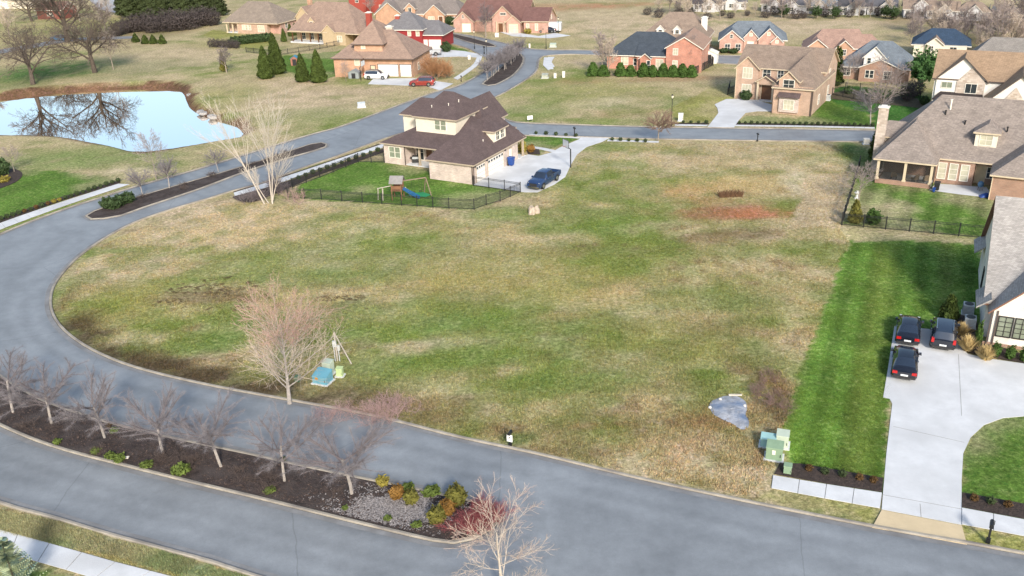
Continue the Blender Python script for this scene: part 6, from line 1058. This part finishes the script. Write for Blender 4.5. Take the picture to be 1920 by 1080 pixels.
def rock(label, p, w, hgt, mat, seed, name='boulder', part=None):
    r_ = random.Random(seed); t_ = thing(name, label, 'rocks', p)
    for i in range(7):
        x, y = r_.uniform(-w, w)*.6, r_.uniform(-w, w)*.35; s_ = r_.uniform(.4, .7)*w*.7; mb = MB(); n = 7; pr = [(0,-.05), (s_*r_.uniform(.8, 1), .0), (s_*r_.uniform(.6, .9), hgt*.55), (s_*.3, hgt*r_.uniform(.8, 1.1)), (0, hgt*1.05)]
        mb.lathe(pr, (x,y,0), n); mb.v = [(v[0]+r_.uniform(-.06, .06), v[1]+r_.uniform(-.06, .06), v[2]) for v in mb.v]; mb.build('stone', mat, t_)
rock('heap of pale stones on the lot near the pickup', at(1000,400), 1.0, .85, M('heap_stone', (.42,.35,.28), .9, .3, 3), 4, 'stone_heap')
t_ = thing('brush_heap', 'dark brown heap of dead brush on the open lot', 'brush', at(1370,368))
bm_ = MB(); r_ = random.Random(3)
for i in range(420): x = r_.uniform(-1.4, 1.4); y = r_.uniform(-.5, .5); bm_.bar((x,y,0), (x+r_.uniform(-.35, .35), y+r_.uniform(-.3, .3), r_.uniform(.25, .75)), .03)
tag(bm_.build('stalks', M('dead_stalks', (.16,.09,.05), .9, .4), t_), kind='stuff')
def shed(label, p, rz, w, d, hgt, wall, roofm, name='garden_shed'):
    t_ = thing(name, label, 'shed', p, math.radians(rz)); mb = MB().box(-w/2, w/2, -d/2, d/2, 0, hgt)
    for y in (-d/2, d/2): mb.face([(-w/2,y,hgt), (w/2,y,hgt), (0,y,hgt+.5)])
    mb.build('wall', wall, t_); mb = MB()
    for s in (-1, 1): mb.hexa([(s*(w/2+.12),-d/2-.12,hgt-.1), (s*(w/2+.12),d/2+.12,hgt-.1), (0,d/2+.12,hgt+.52), (0,-d/2-.12,hgt+.52)], [(s*(w/2+.12),-d/2-.12,hgt-.03), (s*(w/2+.12),d/2+.12,hgt-.03), (0,d/2+.12,hgt+.6), (0,-d/2-.12,hgt+.6)])
    mb.build('roof', roofm, t_); MB().box(-.4, .4, -d/2-.04, -d/2, .05, min(1.8, hgt-.15)).build('door', trim_dk, t_)
shed('white shed beside the white pickup', at(1331,117), -20, 3, 2.6, 2.0, white_wall, white_trim); shed('grey plastic shed against the orange brick wall', at(666,146), -14, 2.2, 1.5, 1.2, M('shed_grey', (.26,.29,.30), .6), M('shed_grey_roof', (.20,.23,.25), .6)); shed('small playhouse with a blue roof behind the arborvitae', at(554,122), 0, 1.6, 1.4, 1.5, M('playhouse_red', (.32,.14,.10), .7), M('playhouse_blue', (.05,.22,.36), .6), 'playhouse')
# patio furniture and yard ornaments of the porch house
def chair(label, q, rz, mat, grp):
    t_ = thing('porch_chair', label, 'chair', q, math.radians(rz), grp); MB().box(-.33, .33, -.33, .33, .35, .5, tp=.03).build('seat', mat, t_); MB().hexa([(-.33,.25,.45), (.33,.25,.45), (.33,.36,.45), (-.33,.36,.45)], [(-.28,.38,1.05), (.28,.38,1.05), (.28,.48,1.05), (-.28,.48,1.05)]).build('backrest', mat, t_)
    for x in (-.3, .3):
        MB().box(x-.05, x+.05, -.3, .3, .55, .62).build('armrest', mat, t_)
        for y in (-.28, .28): MB().box(x-.03, x+.03, y-.03, y+.03, 0, .36).build('leg', black_metal, t_)
cush = M('tan_cushion', (.45,.34,.22), .9)
for i, (u, v, rz) in enumerate(((-4.4,1.9,150), (-2.0,1.7,200), (-.7,2.0,170))): q = H3.local(u, v); q.z = .13; chair(('tan cushioned chair in the left bay of the screened porch','tan cushioned chair, left of two in the right bay of the screened porch','tan cushioned chair nearest the corner post of the screened porch')[i], q, rz, cush, 'porch chairs')
q = H3.local(-2.8, 1.3); q.z = .13; t_ = thing('side_table', 'low white table between the porch chairs', 'table', q); MB().box(-.35, .35, -.3, .3, .38, .43).build('top', white_trim, t_)
for x in (-.3, .3):
    for y in (-.25, .25): MB().box(x-.03, x+.03, y-.03, y+.03, 0, .38).build('leg', white_trim, t_)
q = H3.local(5.3, 1.6); q.z = .06; t_ = thing('kettle_grill', 'blue covered kettle grill on the patio', 'grill', q); MB().lathe([(.05,.45), (.28,.5), (.36,.75), (.3,1.0), (.1,1.12), (0,1.13)], (0,0,0), 14).build('bowl', M('grill_cover', (.10,.20,.32), .4, .2), t_)
for k in range(3): MB().bar((.15*math.cos(k*2.1),.15*math.sin(k*2.1),.5), (.3*math.cos(k*2.1),.3*math.sin(k*2.1),0), .04).build('leg', black_metal, t_)
q = H3.local(5.9, -.6); q.z = .06; t_ = thing('garden_cover', 'blue tarp-covered heap at the patio corner', 'cover', q); MB().hexa([(-.6,-.4,0), (.6,-.35,0), (.5,.4,0), (-.5,.35,0)], [(-.2,-.1,.25), (.35,-.15,.45), (.3,.2,.4), (-.15,.15,.3)]).build('cover', bblue, t_)
q = at(1606,372); t_ = thing('garden_fountain', 'pale garden fountain at the foot of the weeping tree', 'fountain', q); MB().lathe([(.3,0), (.25,.1), (.16,.15), (.14,.5), (.3,.65), (.32,.75), (.1,.75), (.1,.85), (.14,.95), (0,1.0)], (0,0,0), 14).build('basin', M('fountain_stone', (.62,.62,.60), .7), t_)
q = H1.local(-12.2, 5.2); q.z = .1; t_ = thing('patio_grill', 'black covered grill on the back porch of the brown-roofed house', 'grill', q); MB().box(-.5, .5, -.3, .3, .1, 1.0, tp=.05).box(-.75, -.5, -.25, .25, .75, .8).build('body', trim_dk, t_); MB().box(-.45, .45, -.31, -.29, .6, .9).build('front_panel', silver_p, t_)
q = H1.local(-8.6, 5.3); q.z = .1; t_ = thing('porch_cover', 'dark domed furniture with white top under the porch roof', 'furniture', q); MB().lathe([(.5,0), (.55,.4), (.4,.7), (.1,.8), (0,.8)], (0,0,0), 12).build('body', trim_dk, t_); MB().box(-.3, .3, -.2, .2, .8, .9).build('cushion', white_trim, t_)
# rocks of the pond overflow and litter
for i, (px, py) in enumerate(((357,172),(365,170),(374,203),(380,206),(394,211),(399,213))):
    r_ = random.Random(i); p = at(px,py); p.z = -.75; mb = MB().lathe([(0,-.3), (.75,0), (.6,.35), (0,.42)], p, 8); mb.v = [(v[0]+r_.uniform(-.25, .25), v[1]+r_.uniform(-.25, .25), v[2]) for v in mb.v]; tag(mb.build('pale_rock', M('pond_rock', (.34,.33,.32), .9, .2)), ('left flat pale rock at the upper pond inlet','right flat pale rock at the upper pond inlet','left flat pale rock on the clay bank bend','right flat pale rock on the clay bank bend','left grey rock on the lower clay bank','right grey rock on the lower clay bank')[i], 'rock')
p = at(237,861); p.z = .13; tag(MB().box(p.x-.2, p.x+.2, p.y-.12, p.y+.12, p.z, p.z+.05).build('paper_litter', white_trim), 'scrap of white litter among the green perennials', 'litter')

# ------------------------------------------------------------------ coarse grass and weeds on the lot (uncountable)
def tufts(name, poly_px, n, hlo, hhi, seed, width=.03, bright=1.0, near=True, tint=(1, 1, 1)):
    poly = PX(poly_px); rs = np.random.RandomState(seed); xs = np.array([p[0] for p in poly]); ys = np.array([p[1] for p in poly]); P = []
    tot = 0
    while tot < n:
        X = rs.uniform(xs.min(), xs.max(), n); Y = rs.uniform(ys.min(), ys.max(), n); k = pip(X, Y, poly) & (rs.rand(n) < ((42.0/np.maximum(Y, 42))**1.6 if near else 1)) & (fbm(X, Y, 2.5, 55, 3) > rs.uniform(.25, .62, n)); P.append(np.stack([X[k], Y[k]], 1)); tot += k.sum()
    P = np.concatenate(P)[:n]; C_ = ground_cols(P[:,0], P[:,1])*bright*rs.uniform(.72, 1.30, (n, 1))*np.stack([rs.uniform(.9, 1.15, n), np.ones(n), rs.uniform(.8, 1.1, n)], 1)*np.array(tint)
    V = []; CC = []
    for k in range(4):
        a_ = rs.uniform(0, 6.283, n); ln = rs.uniform(.15, .9, n); h_ = rs.uniform(hlo, hhi, n); o_ = rs.normal(0, .05, (n, 2)); b0 = np.concatenate([P+o_, np.full((n, 1), -.01)], 1); s = np.stack([-np.sin(a_), np.cos(a_), 0*a_], 1)*width*rs.uniform(.5, 1.2, n)[:,None]; tip = b0+np.stack([np.cos(a_)*ln*h_, np.sin(a_)*ln*h_, h_], 1); V.append(np.stack([b0-s, b0+s, tip], 1)); CC.append(np.repeat(C_[:,None,:]*rs.uniform(.8, 1.2, (n,1,1)), 3, 1))
    V = np.concatenate(V).reshape(-1, 3); CC = np.concatenate(CC).reshape(-1, 3); o_ = link(name, quads_mesh(name, V, 3, M('grass_blade', (1,1,1), .85, .1, 3, attr=True, spec=.1), CC)); return o_
def clods(label, poly_px, n, seed):
    poly = PX(poly_px); rs = np.random.RandomState(seed); xs = [p[0] for p in poly]; ys = [p[1] for p in poly]; X = rs.uniform(min(xs), max(xs), n*30); Y = rs.uniform(min(ys), max(ys), n*30); k = pip(X, Y, poly) & (fbm(X*.5, Y*1.4, 1.6, 77, 3) > .54); P = np.stack([X[k], Y[k]], 1)[:n]; n = len(P); V = []; CC = []
    for j in range(5):
        a_ = rs.uniform(-.5, .5, n)+3.14*(rs.rand(n) < .5); l = rs.uniform(.10, .38, n); h_ = rs.uniform(.03, .13, n); b0 = np.concatenate([P+rs.normal(0, .08, (n, 2)), np.full((n, 1), -.01)], 1); d = np.stack([np.cos(a_), np.sin(a_), 0*a_], 1); s = np.stack([-np.sin(a_), np.cos(a_), 0*a_], 1)*.07; up = np.stack([0*a_, 0*a_, h_], 1); V.append(np.stack([b0-d*l[:,None]*.5-s*.4, b0-d*l[:,None]*.5+s*.4, b0+d*l[:,None]*.5+up+s*.3, b0+d*l[:,None]*.5+up-s*.3], 1)); c = np.array((.13,.092,.052))*rs.uniform(.5, 1.5, (n, 1)); CC.append(np.repeat(c[:,None,:], 4, 1))
    o_ = link('sod_clods', quads_mesh('sod_clods', np.concatenate(V).reshape(-1, 3), 4, M('grass_blade', (1,1,1), .85, .1, 3, attr=True, spec=.1), np.concatenate(CC).reshape(-1, 3))); return tag(o_, label, 'sod', kind='stuff')
clods('dark torn sod clods scattered left of the maple', [(280,575),(330,530),(440,515),(520,550),(520,575),(400,590)], 200, 3); clods('dark torn sod clods right of the maple top', [(585,570),(600,555),(690,555),(690,580)], 50, 4)
LOT = [(112,560),(118,590),(140,615),(185,652),(260,682),(390,714),(545,742),(700,772),(860,812),(1000,842),(1200,890),(1420,935),(1450,880),(1470,800),(1545,580),(1592,455),(1575,430),(1600,290),(1590,272),(1240,270),(1120,280),(1085,300),(1065,340),(1005,368),(950,385),(890,402),(700,390),(540,384),(440,378),(330,400),(200,455),(150,495)]
tag(tufts('lot_grass', LOT, 100000, .03, .13, 5), 'rough mottled winter grass covering the open lot', 'grass', kind='stuff')
tag(tufts('lot_weeds', LOT, 9000, .08, .24, 6, .035, .9), 'taller dry weeds scattered over the open lot', 'weeds', kind='stuff')
tag(tufts('verge_grass', [(-40,944),(90,974),(300,1032),(480,1084),(330,1080),(140,1030),(-40,988)], 14000, .05, .15, 7, .022, 1.1, False), 'shaggy pale green verge grass at the bottom left', 'grass', kind='stuff')
tag(tufts('lawn_grass', [(1490,868),(1475,800),(1548,582),(1596,455),(1838,462),(1835,560),(1680,605),(1668,750),(1652,922)], 26000, .02, .06, 8, .02, 1.0), 'short mown lawn grass left of the driveway', 'grass', kind='stuff')
tag(tufts('dry_weeds', [(1320,760),(1460,690),(1485,760),(1440,880),(1420,930),(1200,888),(1150,840)], 3000, .05, .16, 9, .028, 1.0, False, (1.05, .95, .95)), 'dry tan weeds in the lot corner by the utility boxes', 'weeds', kind='stuff')
